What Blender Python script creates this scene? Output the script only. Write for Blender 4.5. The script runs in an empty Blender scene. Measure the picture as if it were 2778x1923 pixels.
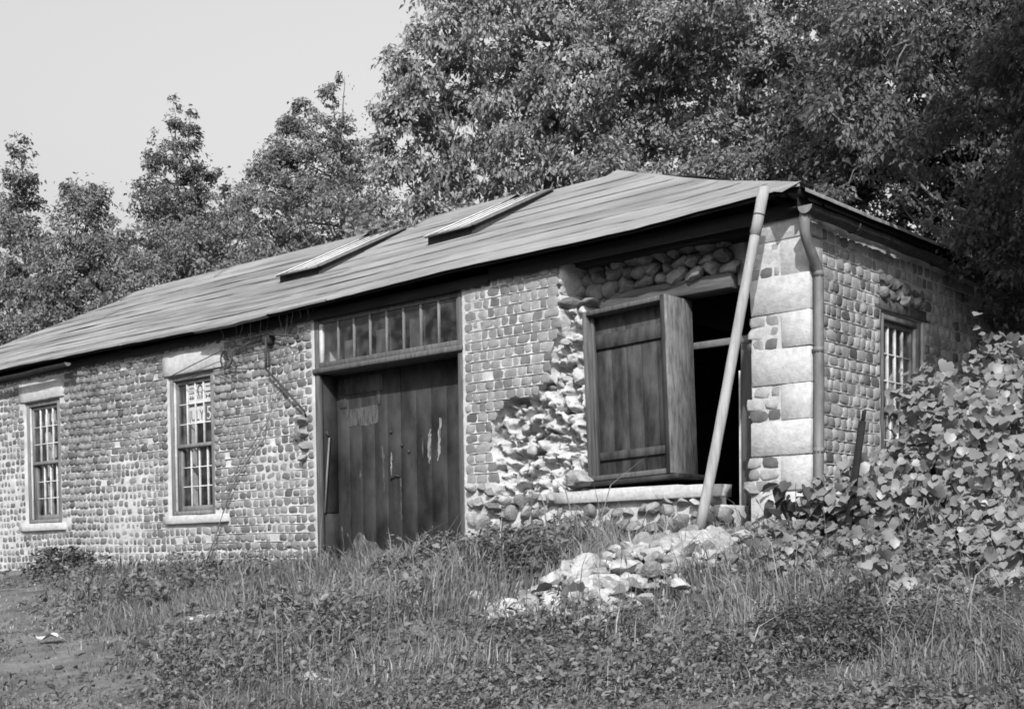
import bpy, bmesh, math, random
import numpy as np
from mathutils import Matrix, Vector

S = bpy.context.scene
COL = S.collection
rng = np.random.default_rng(7)
random.seed(7)
R = math.radians

# ------------------------------------------------------------------ camera, sky, sun, exposure
cam = bpy.data.cameras.new('camera')
cam.lens = 45.05
cam.sensor_width = 36.0
cam.sensor_fit = 'HORIZONTAL'
cam.shift_y = 0.2441
cam.clip_end = 2000.0
cam.clip_start = 0.05
camo = bpy.data.objects.new('camera', cam)
COL.objects.link(camo)
Fv = Vector((-0.66301339, 0.74779095, -0.03495617))
Rv = Vector((0.74846839, 0.66306734, -0.01169492))
Uv = Vector((-0.01443294, 0.03391748, 0.99932042))
CAM = np.array([5.3049, -9.7847, -0.2682])
m = Matrix(((Rv.x, Uv.x, -Fv.x), (Rv.y, Uv.y, -Fv.y), (Rv.z, Uv.z, -Fv.z))).to_4x4()
m.translation = Vector(CAM)
camo.matrix_world = m
S.camera = camo

SUN_EL, SUN_AZ = 37.0, 35.0            # azimuth to the right of the front wall's normal
world = bpy.data.worlds.new('World')
S.world = world
world.use_nodes = True
wn = world.node_tree
wn.nodes.clear()
sky = wn.nodes.new('ShaderNodeTexSky')
sky.sky_type = 'NISHITA'
sky.sun_disc = False
sky.sun_elevation = R(SUN_EL)
sky.sun_rotation = R(180.0 - SUN_AZ)
sky.air_density = 1.0
sky.dust_density = 6.0
sky.air_density = 2.0
bw = wn.nodes.new('ShaderNodeSeparateColor')          # black and white film, mostly sensitive to blue
bg = wn.nodes.new('ShaderNodeBackground')
bg.inputs['Strength'].default_value = 0.15
out = wn.nodes.new('ShaderNodeOutputWorld')
wn.links.new(sky.outputs[0], bw.inputs[0])
wn.links.new(bw.outputs[2], bg.inputs[0])
wn.links.new(bg.outputs[0], out.inputs[0])

sl = bpy.data.lights.new('sun', 'SUN')
sl.energy = 3.9
sl.angle = R(0.53)
sl.color = (1.0, 1.0, 1.0)
so = bpy.data.objects.new('sun', sl)
COL.objects.link(so)
sd = Vector((math.sin(R(SUN_AZ)) * math.cos(R(SUN_EL)), -math.cos(R(SUN_AZ)) * math.cos(R(SUN_EL)), math.sin(R(SUN_EL))))
so.rotation_euler = sd.to_track_quat('Z', 'Y').to_euler()
so.location = (6, -14, 14)

S.view_settings.view_transform = 'Standard'
S.view_settings.look = 'None'
S.view_settings.exposure = 0.44
S.view_settings.gamma = 1.0
S.view_settings.use_curve_mapping = False
S.cycles.max_bounces = 6
S.cycles.transparent_max_bounces = 12
S.cycles.filter_width = 1.7

# ------------------------------------------------------------------ materials
def mat(name, lo, hi, scale=5.0, detail=6.0, stretch=(1, 1, 1), rough=0.85, bump=0.25, bscale=45.0,
        tone=None, spec=0.25, streak=None, contrast=(0.3, 0.7), dist=0.01):
    m = bpy.data.materials.new(name)
    m.use_nodes = True
    nt = m.node_tree
    N = nt.nodes
    b = N['Principled BSDF']
    b.inputs['Roughness'].default_value = rough
    b.inputs['Specular IOR Level'].default_value = spec
    g = N.new('ShaderNodeNewGeometry')
    mp = N.new('ShaderNodeMapping')
    mp.inputs['Scale'].default_value = stretch
    nt.links.new(g.outputs['Position'], mp.inputs[0])
    n1 = N.new('ShaderNodeTexNoise')
    n1.inputs['Scale'].default_value = scale
    n1.inputs['Detail'].default_value = detail
    n1.inputs['Roughness'].default_value = 0.62
    nt.links.new(mp.outputs[0], n1.inputs['Vector'])
    mr = N.new('ShaderNodeMapRange')
    mr.inputs['From Min'].default_value = contrast[0]
    mr.inputs['From Max'].default_value = contrast[1]
    mr.inputs['To Min'].default_value = lo
    mr.inputs['To Max'].default_value = hi
    nt.links.new(n1.outputs[0], mr.inputs[0])
    val = mr.outputs[0]
    def mul(a, bsock):
        q = N.new('ShaderNodeMath'); q.operation = 'MULTIPLY'
        nt.links.new(a, q.inputs[0]); nt.links.new(bsock, q.inputs[1])
        return q.outputs[0]
    if tone == 'attr':
        a = N.new('ShaderNodeAttribute'); a.attribute_name = 'tone'
        val = mul(val, a.outputs['Fac'])
    elif tone == 'obj':
        a = N.new('ShaderNodeObjectInfo')
        sp = N.new('ShaderNodeSeparateColor')
        nt.links.new(a.outputs['Color'], sp.inputs[0])
        val = mul(val, sp.outputs[0])
    if streak:
        n2 = N.new('ShaderNodeTexNoise')
        mp2 = N.new('ShaderNodeMapping'); mp2.inputs['Scale'].default_value = streak[0]
        nt.links.new(g.outputs['Position'], mp2.inputs[0])
        n2.inputs['Scale'].default_value = 1.0
        n2.inputs['Detail'].default_value = 7.0
        n2.inputs['Roughness'].default_value = 0.65
        nt.links.new(mp2.outputs[0], n2.inputs['Vector'])
        r2 = N.new('ShaderNodeMapRange')
        r2.inputs['From Min'].default_value = streak[1]; r2.inputs['From Max'].default_value = streak[2]
        r2.inputs['To Min'].default_value = streak[3]; r2.inputs['To Max'].default_value = streak[4]
        nt.links.new(n2.outputs[0], r2.inputs[0])
        val = mul(val, r2.outputs[0])
    nt.links.new(val, b.inputs['Base Color'])
    if bump:
        nb = N.new('ShaderNodeTexNoise')
        nb.inputs['Scale'].default_value = bscale
        nb.inputs['Detail'].default_value = 5.0
        nt.links.new(mp.outputs[0], nb.inputs['Vector'])
        bn = N.new('ShaderNodeBump')
        bn.inputs['Strength'].default_value = bump
        bn.inputs['Distance'].default_value = dist
        nt.links.new(nb.outputs[0], bn.inputs['Height'])
        nt.links.new(bn.outputs[0], b.inputs['Normal'])
    return m

def leafmat(name, k, trans=0.3, rough=0.5, spec=0.3):
    m = bpy.data.materials.new(name)
    m.use_nodes = True
    nt = m.node_tree; N = nt.nodes
    b = N['Principled BSDF']
    b.inputs['Roughness'].default_value = rough
    b.inputs['Specular IOR Level'].default_value = spec
    a = N.new('ShaderNodeAttribute'); a.attribute_name = 'tone'
    q = N.new('ShaderNodeMath'); q.operation = 'MULTIPLY'; q.inputs[1].default_value = k
    nt.links.new(a.outputs['Fac'], q.inputs[0])
    nt.links.new(q.outputs[0], b.inputs['Base Color'])
    t = N.new('ShaderNodeBsdfTranslucent')
    nt.links.new(q.outputs[0], t.inputs[0])
    mx = N.new('ShaderNodeMixShader'); mx.inputs[0].default_value = trans
    nt.links.new(b.outputs[0], mx.inputs[1]); nt.links.new(t.outputs[0], mx.inputs[2])
    nt.links.new(mx.outputs[0], N['Material Output'].inputs[0])
    return m

def glassmat():
    m = bpy.data.materials.new('window_glass')
    m.use_nodes = True
    m.use_transparent_shadow = True
    nt = m.node_tree; N = nt.nodes
    N.remove(N['Principled BSDF'])
    tr = N.new('ShaderNodeBsdfTransparent'); tr.inputs[0].default_value = (.95, .95, .95, 1)
    gl = N.new('ShaderNodeBsdfGlossy'); gl.inputs['Roughness'].default_value = 0.06
    df = N.new('ShaderNodeBsdfDiffuse'); df.inputs[0].default_value = (.35, .35, .35, 1)
    lw = N.new('ShaderNodeLayerWeight'); lw.inputs[0].default_value = .5
    pw_ = N.new('ShaderNodeMath'); pw_.operation = 'POWER'; pw_.inputs[1].default_value = 4.0
    nt.links.new(lw.outputs['Facing'], pw_.inputs[0])
    fr = N.new('ShaderNodeMath'); fr.operation = 'MULTIPLY_ADD'; fr.inputs[1].default_value = .9; fr.inputs[2].default_value = .05
    nt.links.new(pw_.outputs[0], fr.inputs[0])
    g = N.new('ShaderNodeNewGeometry')
    nz = N.new('ShaderNodeTexNoise'); nz.inputs['Scale'].default_value = 7; nz.inputs['Detail'].default_value = 6
    nt.links.new(g.outputs['Position'], nz.inputs['Vector'])
    mr = N.new('ShaderNodeMapRange')
    mr.inputs['From Min'].default_value = .4; mr.inputs['From Max'].default_value = .75
    mr.inputs['To Min'].default_value = .01; mr.inputs['To Max'].default_value = .16
    nt.links.new(nz.outputs[0], mr.inputs[0])
    m1 = N.new('ShaderNodeMixShader'); nt.links.new(fr.outputs[0], m1.inputs[0])
    nt.links.new(tr.outputs[0], m1.inputs[1]); nt.links.new(gl.outputs[0], m1.inputs[2])
    m2 = N.new('ShaderNodeMixShader'); nt.links.new(mr.outputs[0], m2.inputs[0])
    nt.links.new(m1.outputs[0], m2.inputs[1]); nt.links.new(df.outputs[0], m2.inputs[2])
    nt.links.new(m2.outputs[0], N['Material Output'].inputs[0])
    return m

MT = {
    'mortar': mat('lime_mortar', .30, .49, 3.0, 9, bump=.6, bscale=55, streak=((4, 4, 2), .3, .7, .78, 1.12), contrast=(.28, .66)),
    'fresh': mat('broken_mortar', .29, .47, 7.0, 9, bump=.9, bscale=38, dist=.015, contrast=(.28, .66)),
    'cobble': mat('cobble_stone', .72, 1.25, 14, 7, bump=.5, bscale=80, tone='attr'),
    'cobble_o': mat('cobble_stone_single', .72, 1.25, 14, 7, bump=.5, bscale=80, tone='obj'),
    'limestone': mat('dressed_limestone', .32, .47, 22, 10, bump=.45, bscale=45, contrast=(.25, .7), streak=((13, 13, 17), .35, .68, .86, 1.06)),
    'rubble': mat('rubble_stone', .42, .88, 13, 9, bump=.9, bscale=42, tone='obj', dist=.015),
    'crumb': mat('rubble_crumbs', .12, .30, 20, 6, bump=.5),
    'roofing': mat('weathered_roofing', .18, .27, 5.0, 10, bump=.6, bscale=90, rough=.85, dist=.008,
                   streak=((.5, 2.2, 2.2), .36, .64, .70, 1.1), stretch=(.35, 2, 2)),
    'roofworn': mat('streaked_roofing', .165, .265, 5.0, 10, bump=.6, bscale=90, rough=.85, dist=.008,
                   streak=((.40, 5.5, 5.5), .40, .60, .55, 1.12), stretch=(.35, 2, 2)),
    'wood': mat('grey_weathered_wood', .045, .12, 3, 8, stretch=(9, 9, .8), bump=.4, bscale=25),
    'woodh': mat('grey_weathered_wood_beam', .05, .12, 3, 8, stretch=(.8, 9, 9), bump=.4, bscale=25),
    'darkwood': mat('dark_stained_wood', .008, .048, 2.4, 10, stretch=(2.0, 2.0, 1.0), bump=.4, bscale=22, contrast=(.32, .72), rough=.7),
    'jamb': mat('pale_weathered_jamb', .06, .20, 6, 10, stretch=(4, 4, .8), bump=.8, bscale=30, contrast=(.34, .66)),
    'shutter': mat('shutter_board_wood', .015, .08, 3.0, 10, stretch=(3, 3, .9), bump=.4, bscale=22, contrast=(.32, .72), rough=.75),
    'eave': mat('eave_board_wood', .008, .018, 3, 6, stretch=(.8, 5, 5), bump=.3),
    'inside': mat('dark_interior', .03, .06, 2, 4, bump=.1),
    'paint': mat('old_white_paint', .30, .52, 9, 8, bump=.3, bscale=60, contrast=(.3, .62)),
    'whitebar': mat('white_skylight_bars', .55, .78, 9, 8, bump=.3, bscale=60),
    'scuff': mat('scuffed_door_foot', .02, .15, 6, 10, stretch=(2, 2, 1.4), bump=.2, contrast=(.38, .68)),
    'greypaint': mat('faded_grey_paint', .10, .19, 5, 8, stretch=(4, 4, 1), bump=.3, bscale=40),
    'iron': mat('rusty_iron', .02, .06, 20, 6, bump=.4, rough=.7),
    'zinc': mat('weathered_zinc', .09, .20, 7, 7, rough=.55, bump=.25, bscale=50, stretch=(1, 1, .5)),
    'pole': mat('pale_pole_wood', .20, .34, 5, 9, stretch=(7, 7, .5), bump=.5, bscale=30, contrast=(.3, .66)),
    'paper': mat('faded_paper', .42, .64, 6, 6, bump=.1),
    'ink': mat('print_ink', .05, .10, 6, 4, bump=0),
    'stem': mat('plant_stem', .05, .12, 8, 5, bump=.3),
    'deadstem': mat('dead_vine_stem', .08, .20, 8, 5, bump=.3),
    'bark': mat('tree_bark', .07, .19, 6, 7, stretch=(3, 3, .6), bump=.7, bscale=18, dist=.03),
    'soil': mat('ground_soil', .05, .17, 1.6, 10, bump=.8, bscale=30, dist=.04, contrast=(.34, .68)),
    'blade': leafmat('grass_blades', .155, .3),
    'weed': leafmat('weed_leaves', .135, .25),
    'vineleaf': leafmat('vine_leaves', .17, .10, rough=.42, spec=.4),
    'tree': leafmat('tree_leaves', .21, .36, rough=.45, spec=.35),
    'glass': glassmat(),
    'skyglass': mat('dusty_skylight_glass', .05, .13, 9, 7, rough=.7, spec=.1, bump=.1, bscale=20),
}

# ------------------------------------------------------------------ noise
def _h(ix, iy, iz, seed):
    n = (ix * 374761393 + iy * 668265263 + iz * 2147483647 + seed * 1274126177) & 0xffffffff
    n = ((n ^ (n >> 13)) * 1274126177) & 0xffffffff
    n = (n ^ (n >> 16)) & 0xffffffff
    return n.astype(np.float64) / 4294967295.0
def noise(x, y, z=None, s=1.0, seed=0):
    x = np.asarray(x, float) * s; y = np.asarray(y, float) * s
    z = np.zeros_like(x) + 0.37 if z is None else np.asarray(z, float) * s
    x, y, z = np.broadcast_arrays(x, y, z)
    xi, yi, zi = np.floor(x).astype(np.int64), np.floor(y).astype(np.int64), np.floor(z).astype(np.int64)
    fx, fy, fz = x - xi, y - yi, z - zi
    fx, fy, fz = [f * f * (3 - 2 * f) for f in (fx, fy, fz)]
    r = 0
    for dx in (0, 1):
        for dy in (0, 1):
            for dz in (0, 1):
                r = r + _h(xi + dx, yi + dy, zi + dz, seed) * (fx if dx else 1 - fx) * (fy if dy else 1 - fy) * (fz if dz else 1 - fz)
    return r * 2 - 1
def fbm(x, y, z=None, s=1.0, seed=0, o=3):
    r = 0; a = 1.0
    for k in range(o):
        r = r + a * noise(x, y, z, s * 2 ** k, seed + k * 17); a *= .5
    return r

# ------------------------------------------------------------------ object helpers
WL = {}
def wl(o):
    return WL.get(o.name, np.zeros(3)) if o else np.zeros(3)
def link(name, data, parent, loc):
    o = bpy.data.objects.new(name, data)
    COL.objects.link(o)
    loc = np.asarray(loc, float)
    if parent:
        o.parent = parent
    o.location = loc - wl(parent)
    WL[o.name] = loc
    return o
def tag(o, label=None, cat=None, group=None, kind=None):
    if label: o['label'] = label
    if cat: o['category'] = cat
    if group: o['group'] = group
    if kind: o['kind'] = kind
    return o
def empty(name, loc, label, cat, group=None):
    o = link(name, None, None, loc)
    o.empty_display_size = .2
    return tag(o, label, cat, group)
def rawmesh(name, V, Fs, material, smooth=False, tone=None):
    V = np.asarray(V, np.float32)
    me = bpy.data.meshes.new(name)
    Fs = [np.asarray(f, np.int32) for f in Fs if len(f)]
    nl = sum(f.size for f in Fs); nf = sum(len(f) for f in Fs)
    me.vertices.add(len(V)); me.vertices.foreach_set('co', V.ravel())
    me.loops.add(nl); me.polygons.add(nf)
    me.loops.foreach_set('vertex_index', np.concatenate([f.ravel() for f in Fs]))
    tot = np.concatenate([np.full(len(f), f.shape[1], np.int32) for f in Fs])
    st = np.concatenate([[0], np.cumsum(tot)[:-1]]).astype(np.int32)
    me.polygons.foreach_set('loop_start', st)
    if smooth:
        me.polygons.foreach_set('use_smooth', np.ones(nf, bool))
    if tone is not None:
        a = me.attributes.new('tone', 'FLOAT', 'POINT')
        a.data.foreach_set('value', np.asarray(tone, np.float32))
    me.update(calc_edges=True)
    me.validate()
    if material: me.materials.append(material)
    return me

class G:
    """collects faces of one mesh object (world coordinates)"""
    def __init__(s):
        s.v = []; s.f = {}; s.n = 0; s.t = []
    def add(s, V, Fs, tone=1.0):
        V = np.asarray(V, float)
        for f in Fs:
            f = np.asarray(f, int)
            if f.size:
                s.f.setdefault(f.shape[1], []).append(f + s.n)
        s.v.append(V); s.n += len(V)
        s.t.append(np.full(len(V), tone) if np.isscalar(tone) else tone)
        return s
    def box(s, a, b, ch=.004, rot=None, piv=None, jit=0.0, seed=0):
        """chamfered box from corner a to corner b"""
        a0_, b0_ = np.asarray(a, float), np.asarray(b, float); a = np.minimum(a0_, b0_); b2 = np.maximum(a0_, b0_)
        c = (a + b2) / 2; h = (b2 - a) / 2
        ch = min(ch, h.min() * .45)
        V = []; idx = {}
        for sx in (-1, 1):
            for sy in (-1, 1):
                for sz in (-1, 1):
                    sg = np.array([sx, sy, sz])
                    for ax in range(3):
                        p = sg * (h - ch); p[ax] = sg[ax] * h[ax]
                        idx[(sx, sy, sz, ax)] = len(V); V.append(p)
        q = []; t = []
        for ax in range(3):
            u, w = (ax + 1) % 3, (ax + 2) % 3
            for sg in (-1, 1):
                ring = []
                for (a1, a2) in ((-1, -1), (1, -1), (1, 1), (-1, 1)):
                    k = [0, 0, 0]; k[ax] = sg; k[u] = a1; k[w] = a2
                    ring.append(idx[(*k, ax)])
                q.append(ring if sg > 0 else ring[::-1])
            for a1 in (-1, 1):
                for a2 in (-1, 1):
                    k0 = [0, 0, 0]; k0[u] = a1; k0[w] = a2
                    e = []
                    for sg in (-1, 1):
                        k = k0[:]; k[ax] = sg; e.append(k)
                    r = [idx[(*e[0], u)], idx[(*e[1], u)], idx[(*e[1], w)], idx[(*e[0], w)]]
                    q.append(r if a1 * a2 < 0 else r[::-1])
        for sx in (-1, 1):
            for sy in (-1, 1):
                for sz in (-1, 1):
                    r = [idx[(sx, sy, sz, k)] for k in range(3)]
                    t.append(r if sx * sy * sz > 0 else r[::-1])
        V = np.array(V)
        if jit:
            V = V + jit * np.stack([noise(V[:, 0] + c[0], V[:, 1] + c[1], V[:, 2] + c[2], 7, seed + k) for k in range(3)], 1)
        V = V + c
        if rot is not None:
            pv = np.asarray(c if piv is None else piv)
            M_ = np.array(rot.to_3x3())
            V = (V - pv) @ M_.T + pv
        return s.add(V, [q, t])
    def tube(s, P, r, n=7, cap=True, tone=1.0):
        P = np.asarray(P, float); k = len(P)
        r = np.full(k, r) if np.isscalar(r) else np.asarray(r, float)
        T = np.gradient(P, axis=0); T /= np.linalg.norm(T, axis=1)[:, None] + 1e-9
        ref = np.array([0, 0, 1.]) if abs(T[0, 2]) < .9 else np.array([1., 0, 0])
        V = []
        for i in range(k):
            a = np.cross(T[i], ref); a /= np.linalg.norm(a) + 1e-9
            b = np.cross(T[i], a)
            th = np.arange(n) * 2 * math.pi / n
            V.append(P[i] + r[i] * (np.cos(th)[:, None] * a + np.sin(th)[:, None] * b))
        V = np.concatenate(V)
        q = [[i * n + j, i * n + (j + 1) % n, (i + 1) * n + (j + 1) % n, (i + 1) * n + j] for i in range(k - 1) for j in range(n)]
        t = []
        if cap:
            V = np.vstack([V, P[0], P[-1]])
            c0, c1 = k * n, k * n + 1
            for j in range(n):
                t.append([c0, (j + 1) % n, j]); t.append([c1, (k - 1) * n + j, (k - 1) * n + (j + 1) % n])
        return s.add(V, [q, t], tone)
    def quad(s, a, b, c, d, tone=1.0):
        return s.add([a, b, c, d], [[[0, 1, 2, 3]]], tone)
    def build(s, name, material, parent=None, smooth=False, loc=None, tone=False, auto=None):
        V = np.concatenate(s.v)
        if loc is None:
            lo, hi = V.min(0), V.max(0); loc = (lo + hi) / 2
        Fs = [np.concatenate(v) for v in s.f.values()]
        me = rawmesh(name, V - np.asarray(loc), Fs, material, smooth, np.concatenate(s.t) if tone else None)
        o = link(name, me, parent, loc)
        return o

def box(name, a, b, material, parent, ch=.005, **k):
    return G().box(a, b, ch, **k).build(name, material, parent)

# ------------------------------------------------------------------ terrain
def ss(a, b, x):
    t = np.clip((x - a) / (b - a), 0, 1)
    return t * t * (3 - 2 * t)
def terrain(X, Y):
    X = np.asarray(X, float); Y = np.asarray(Y, float)
    b = np.interp(X, [-40, -20, -13, -9, -6.4, -4, -2, 0, 1, 4, 10, 40], [-.6, -.4, -.34, -.29, -.30, -.24, -.15, -.14, -.26, -.26, .1, 1.5])
    f = np.where(Y < 0, np.where(Y > -10, .16 * Y, -1.6 + .05 * (Y + 10)), 0)
    s = np.interp(X, [-60, -30, -22, -14, -6, 0, 30], [.06, .08, .16, .34, .48, .55, .6])
    yy = np.maximum(Y - 7.2, 0)
    hill = s * 34 * (1 - np.exp(-yy / 34))
    md = .07 * np.exp(-((X + 2.3) / 1.5) ** 2 - ((Y + .35) / .4) ** 2) + .05 * np.exp(-((X + .55) / .7) ** 2 - ((Y + 1.0) / .85) ** 2) + .13 * np.exp(-((X + .25) / .6) ** 2 - ((Y + 2.1) / .9) ** 2)
    md = np.where(Y > .1, 0, md)
    n = np.where((Y < -.05) | (X > .3), .05 * fbm(X, Y, None, .9, 3) + .02 * fbm(X, Y, None, 4, 5), 0)
    n = n * np.clip(np.abs(np.minimum(Y, 0)) * 1.5 + (X > .3), 0, 1)
    return b + f + hill + md + n + np.where(yy > 0, .25 * fbm(X, Y, None, .3, 9) * np.clip(yy, 0, 1), 0)

gx = np.unique(np.concatenate([-np.geomspace(16, 260, 26), np.arange(-16, 6.01, .11), np.geomspace(6.2, 240, 22)]))
gy = np.unique(np.concatenate([-np.geomspace(11, 160, 14), np.arange(-11, .5, .11), np.arange(.6, 9, .6), np.geomspace(9.2, 260, 26)]))
XX, YY = np.meshgrid(gx, gy, indexing='ij')
V = np.stack([XX, YY, terrain(XX, YY)], -1).reshape(-1, 3)
nx, ny = len(gx), len(gy)
I = (np.arange(nx - 1)[:, None] * ny + np.arange(ny - 1)[None]).ravel()
gm = rawmesh('ground', V, [np.stack([I, I + ny, I + ny + 1, I + 1], 1)], MT['soil'], True)
tag(link('ground', gm, None, (0, 0, 0)), 'sloping grassy ground in front of the stone building and the bank behind it', None, None, 'structure')

# ------------------------------------------------------------------ the stone building
B = empty('stone_building', (-6.0, 0.0, -0.2), 'long low cobblestone building with a hipped roof and a collapsed corner', 'building')

def surface(us, zs, opens, to, disp, depth=.45):
    """displaced wall skin with openings; returns V, quads"""
    us = np.unique(np.concatenate([us] + [[o[0], o[1]] for o in opens])); zs = np.unique(np.concatenate([zs] + [[o[2], o[3]] for o in opens]))
    us = us[np.concatenate([[True], np.diff(us) > 1e-4])]; zs = zs[np.concatenate([[True], np.diff(zs) > 1e-4])]
    U, Z = np.meshgrid(us, zs, indexing='ij')
    Dp = disp(U, Z)
    V = to(U, Z, Dp).reshape(-1, 3)
    nu, nz = len(us), len(zs)
    cu = (us[:-1] + us[1:]) / 2; cz = (zs[:-1] + zs[1:]) / 2
    CU, CZ = np.meshgrid(cu, cz, indexing='ij')
    keep = np.ones(CU.shape, bool)
    for o in opens:
        keep &= ~((CU > o[0]) & (CU < o[1]) & (CZ > o[2]) & (CZ < o[3]))
    idx = np.arange(nu * nz).reshape(nu, nz)
    q = np.stack([idx[:-1, :-1], idx[1:, :-1], idx[1:, 1:], idx[:-1, 1:]], -1)[keep]
    Vb = to(U, Z, np.full_like(U, depth)).reshape(-1, 3)
    off = len(V)
    ex = []
    kp = np.pad(keep, 1, constant_values=True)
    k0 = kp[1:-1, 1:-1]
    for (du, dz, e0, e1) in ((-1, 0, (0, 0), (0, 1)), (1, 0, (1, 1), (1, 0)), (0, -1, (1, 0), (0, 0)), (0, 1, (0, 1), (1, 1))):
        nb = kp[1 + du:kp.shape[0] - 1 + du, 1 + dz:kp.shape[1] - 1 + dz]
        ii, jj = np.where(k0 & ~nb)
        a = idx[ii + e0[0], jj + e0[1]]; b = idx[ii + e1[0], jj + e1[1]]
        if len(ii):
            ex.append(np.stack([a, b, b + off, a + off], 1))
    if ex:
        used = np.unique(np.concatenate(ex)[:, 2:])
        q = np.concatenate([q] + ex)
    V = np.vstack([V, Vb])
    # drop unused
    u = np.unique(q); mp = np.full(len(V), -1); mp[u] = np.arange(len(u))
    return V[u], mp[q]

MASK = np.array([(-2.76, 2.42), (-2.56, 2.33), (-2.44, 2.12), (-2.39, 1.69), (-2.3, 1.26), (-2.25, .83), (-2.25, .47), (-2.56, .40), (-3.07, .36), (-3.4, .3), (-3.62, .05),
                 (-3.78, -.15), (-3.8, .1), (-3.68, .3), (-3.52, .45), (-3.60, .65), (-3.68, .93), (-3.64, 1.15), (-3.48, 1.33), (-3.33, 1.40), (-3.06, 1.40), (-2.86, 1.52),
                 (-2.83, 1.78), (-2.74, 1.99), (-2.70, 2.2)])
def polydist(px, pz, poly):
    """signed distance, positive inside"""
    px = np.asarray(px, float); pz = np.asarray(pz, float)
    ins = np.zeros(px.shape, bool); dmin = np.full(px.shape, 1e9)
    n = len(poly)
    for i in range(n):
        x1, z1 = poly[i]; x2, z2 = poly[(i + 1) % n]
        c = ((z1 > pz) != (z2 > pz)) & (px < (x2 - x1) * (pz - z1) / (z2 - z1 + 1e-12) + x1)
        ins ^= c
        t = np.clip(((px - x1) * (x2 - x1) + (pz - z1) * (z2 - z1)) / ((x2 - x1) ** 2 + (z2 - z1) ** 2), 0, 1)
        dmin = np.minimum(dmin, np.hypot(px - x1 - t * (x2 - x1), pz - z1 - t * (z2 - z1)))
    return np.where(ins, dmin, -dmin)

CH = .105      # course height
# sockets left by fallen cobbles
sock = []
for k in range(-3, 25):
    z = k * CH + .05
    u = -3.9
    while u < -2.2:
        w = random.uniform(.085, .15)
        deep = noise(u, z, None, 2.2, 77) > -.25
        if random.random() < (.62 if deep else .3):
            sock.append((u + w / 2 + random.uniform(-.02, .02), z + random.uniform(-.03, .03), w * random.uniform(.35, .62), CH * random.uniform(.3, .55), random.uniform(.015, .06) + (.045 if deep else 0)))
        u += w
def front_disp(U, Z):
    d = .006 * fbm(U, Z, None, 6, 2) + .004 * noise(U, Z, None, 25, 4)
    d = d - .02 * fbm(U, Z, None, .55, 12)
    sel = (U > -4.0) & (U < -2.1)
    pd = np.full(U.shape, -1.0)
    pd[sel] = polydist(U[sel], Z[sel], MASK) + .05 * fbm(U[sel], Z[sel], None, 8, 21)
    mk_ = ss(-.01, .03, pd)
    if sel.any():
        u, z = U[sel], Z[sel]
        deep = np.exp(-((u + 3.35) / .26) ** 2 - ((z - .95) / .38) ** 2) * .05 + .04 * np.exp(-((u + 2.75) / .2) ** 2 - ((z - .62) / .12) ** 2)
        uw = u + .012 * noise(u, z, None, 24, 61) + .02 * noise(u, z, None, 8, 63); zw = (z + .012 * noise(u, z, None, 24, 62)) * 1.25
        r_ = np.random.default_rng(17); ns = 1050
        C = np.stack([r_.uniform(-4.0, -2.0, ns), r_.uniform(-.5, 3.3, ns)], 1)
        hgt = r_.uniform(-.03, .035, ns); tx, tz = r_.uniform(-.7, .7, ns), r_.uniform(-.6, .9, ns)
        pit = (r_.uniform(0, 1, ns) < np.where(noise(C[:, 0], C[:, 1], None, 2.0, 77) > -.2, .46, .16)) * r_.uniform(.06, .15, ns)
        rec = np.empty(len(u))
        for i0 in range(0, len(u), 4000):
            D2 = (uw[i0:i0 + 4000, None] - C[None, :, 0]) ** 2 + (zw[i0:i0 + 4000, None] - C[None, :, 1]) ** 2
            k1 = D2.argmin(1); f1 = np.sqrt(D2[np.arange(len(k1)), k1]); D2[np.arange(len(k1)), k1] = 9
            f2 = np.sqrt(D2.min(1))
            du_, dz_ = uw[i0:i0 + 4000] - C[k1, 0], zw[i0:i0 + 4000] - C[k1, 1]
            e_ = np.clip((f2 - f1) / .016, 0, 1)
            rec[i0:i0 + 4000] = hgt[k1] + (tx[k1] * du_ + tz[k1] * dz_) * .55 + (1 - e_) * .045 * (pit[k1] == 0) + pit[k1] * e_ ** .5
        for (su, sz_, sw, sh, sdp) in sock:
            if sdp < .055: continue
            q = ((uw - su) / sw) ** 2 + ((zw / 1.25 - sz_) / sh) ** 2
            n_ = q < 1.1
            rec[n_] = np.maximum(rec[n_], .17 * np.clip(1.25 - q[n_] ** 3, 0, 1))
        rec = rec + .055 + deep + .016 * fbm(u, z, None, 5, 31, 3) + .010 * fbm(u, z, None, 30, 33, 2)
        d[sel] = d[sel] * (1 - mk_[sel]) + rec * mk_[sel]
    top = ss(-2.72, -2.6, U + .05 * noise(U, Z, None, 6, 8)) * ss(2.185, 2.19, Z) * ss(-.6, -.7, U)
    d = d + top * .40
    return d
def to_front(U, Z, Dp): return np.stack([U, Dp, Z], -1)
def to_end(U, Z, Dp): return np.stack([-Dp, U, Z], -1)

OPEN_F = [(-6.42, -4.02, -.5, 2.625), (-9.44, -8.43, .36, 2.205), (-13.26, -12.22, .36, 2.2),
          (-2.42, -1.33, .40, 2.2), (-1.33, -.74, .33, 2.2), (-.86, -.55, -.4, 2.622), (-1.1, -.86, .2, .33)]
fx = np.concatenate([np.arange(-19.0, -13.6, .25), np.arange(-13.6, -4.02, .036), np.arange(-4.02, -2.1, .0135), np.arange(-2.1, -.03, .03)])
fz = np.concatenate([np.arange(-.7, 2.62, .0165), [2.62]])
V, q = surface(fx, fz, OPEN_F, to_front, front_disp)
FW = link('front_wall', rawmesh('front_wall', V + np.array([6, 0, .2]), [q], MT['mortar'], False), B, (-6, 0, -.2))
WL[FW.name] = np.array([-6, 0, -.2])
FW.data.materials.append(MT['fresh'])
ctr_ = V[q].mean(1)
inm = np.zeros(len(q), bool)
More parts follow.
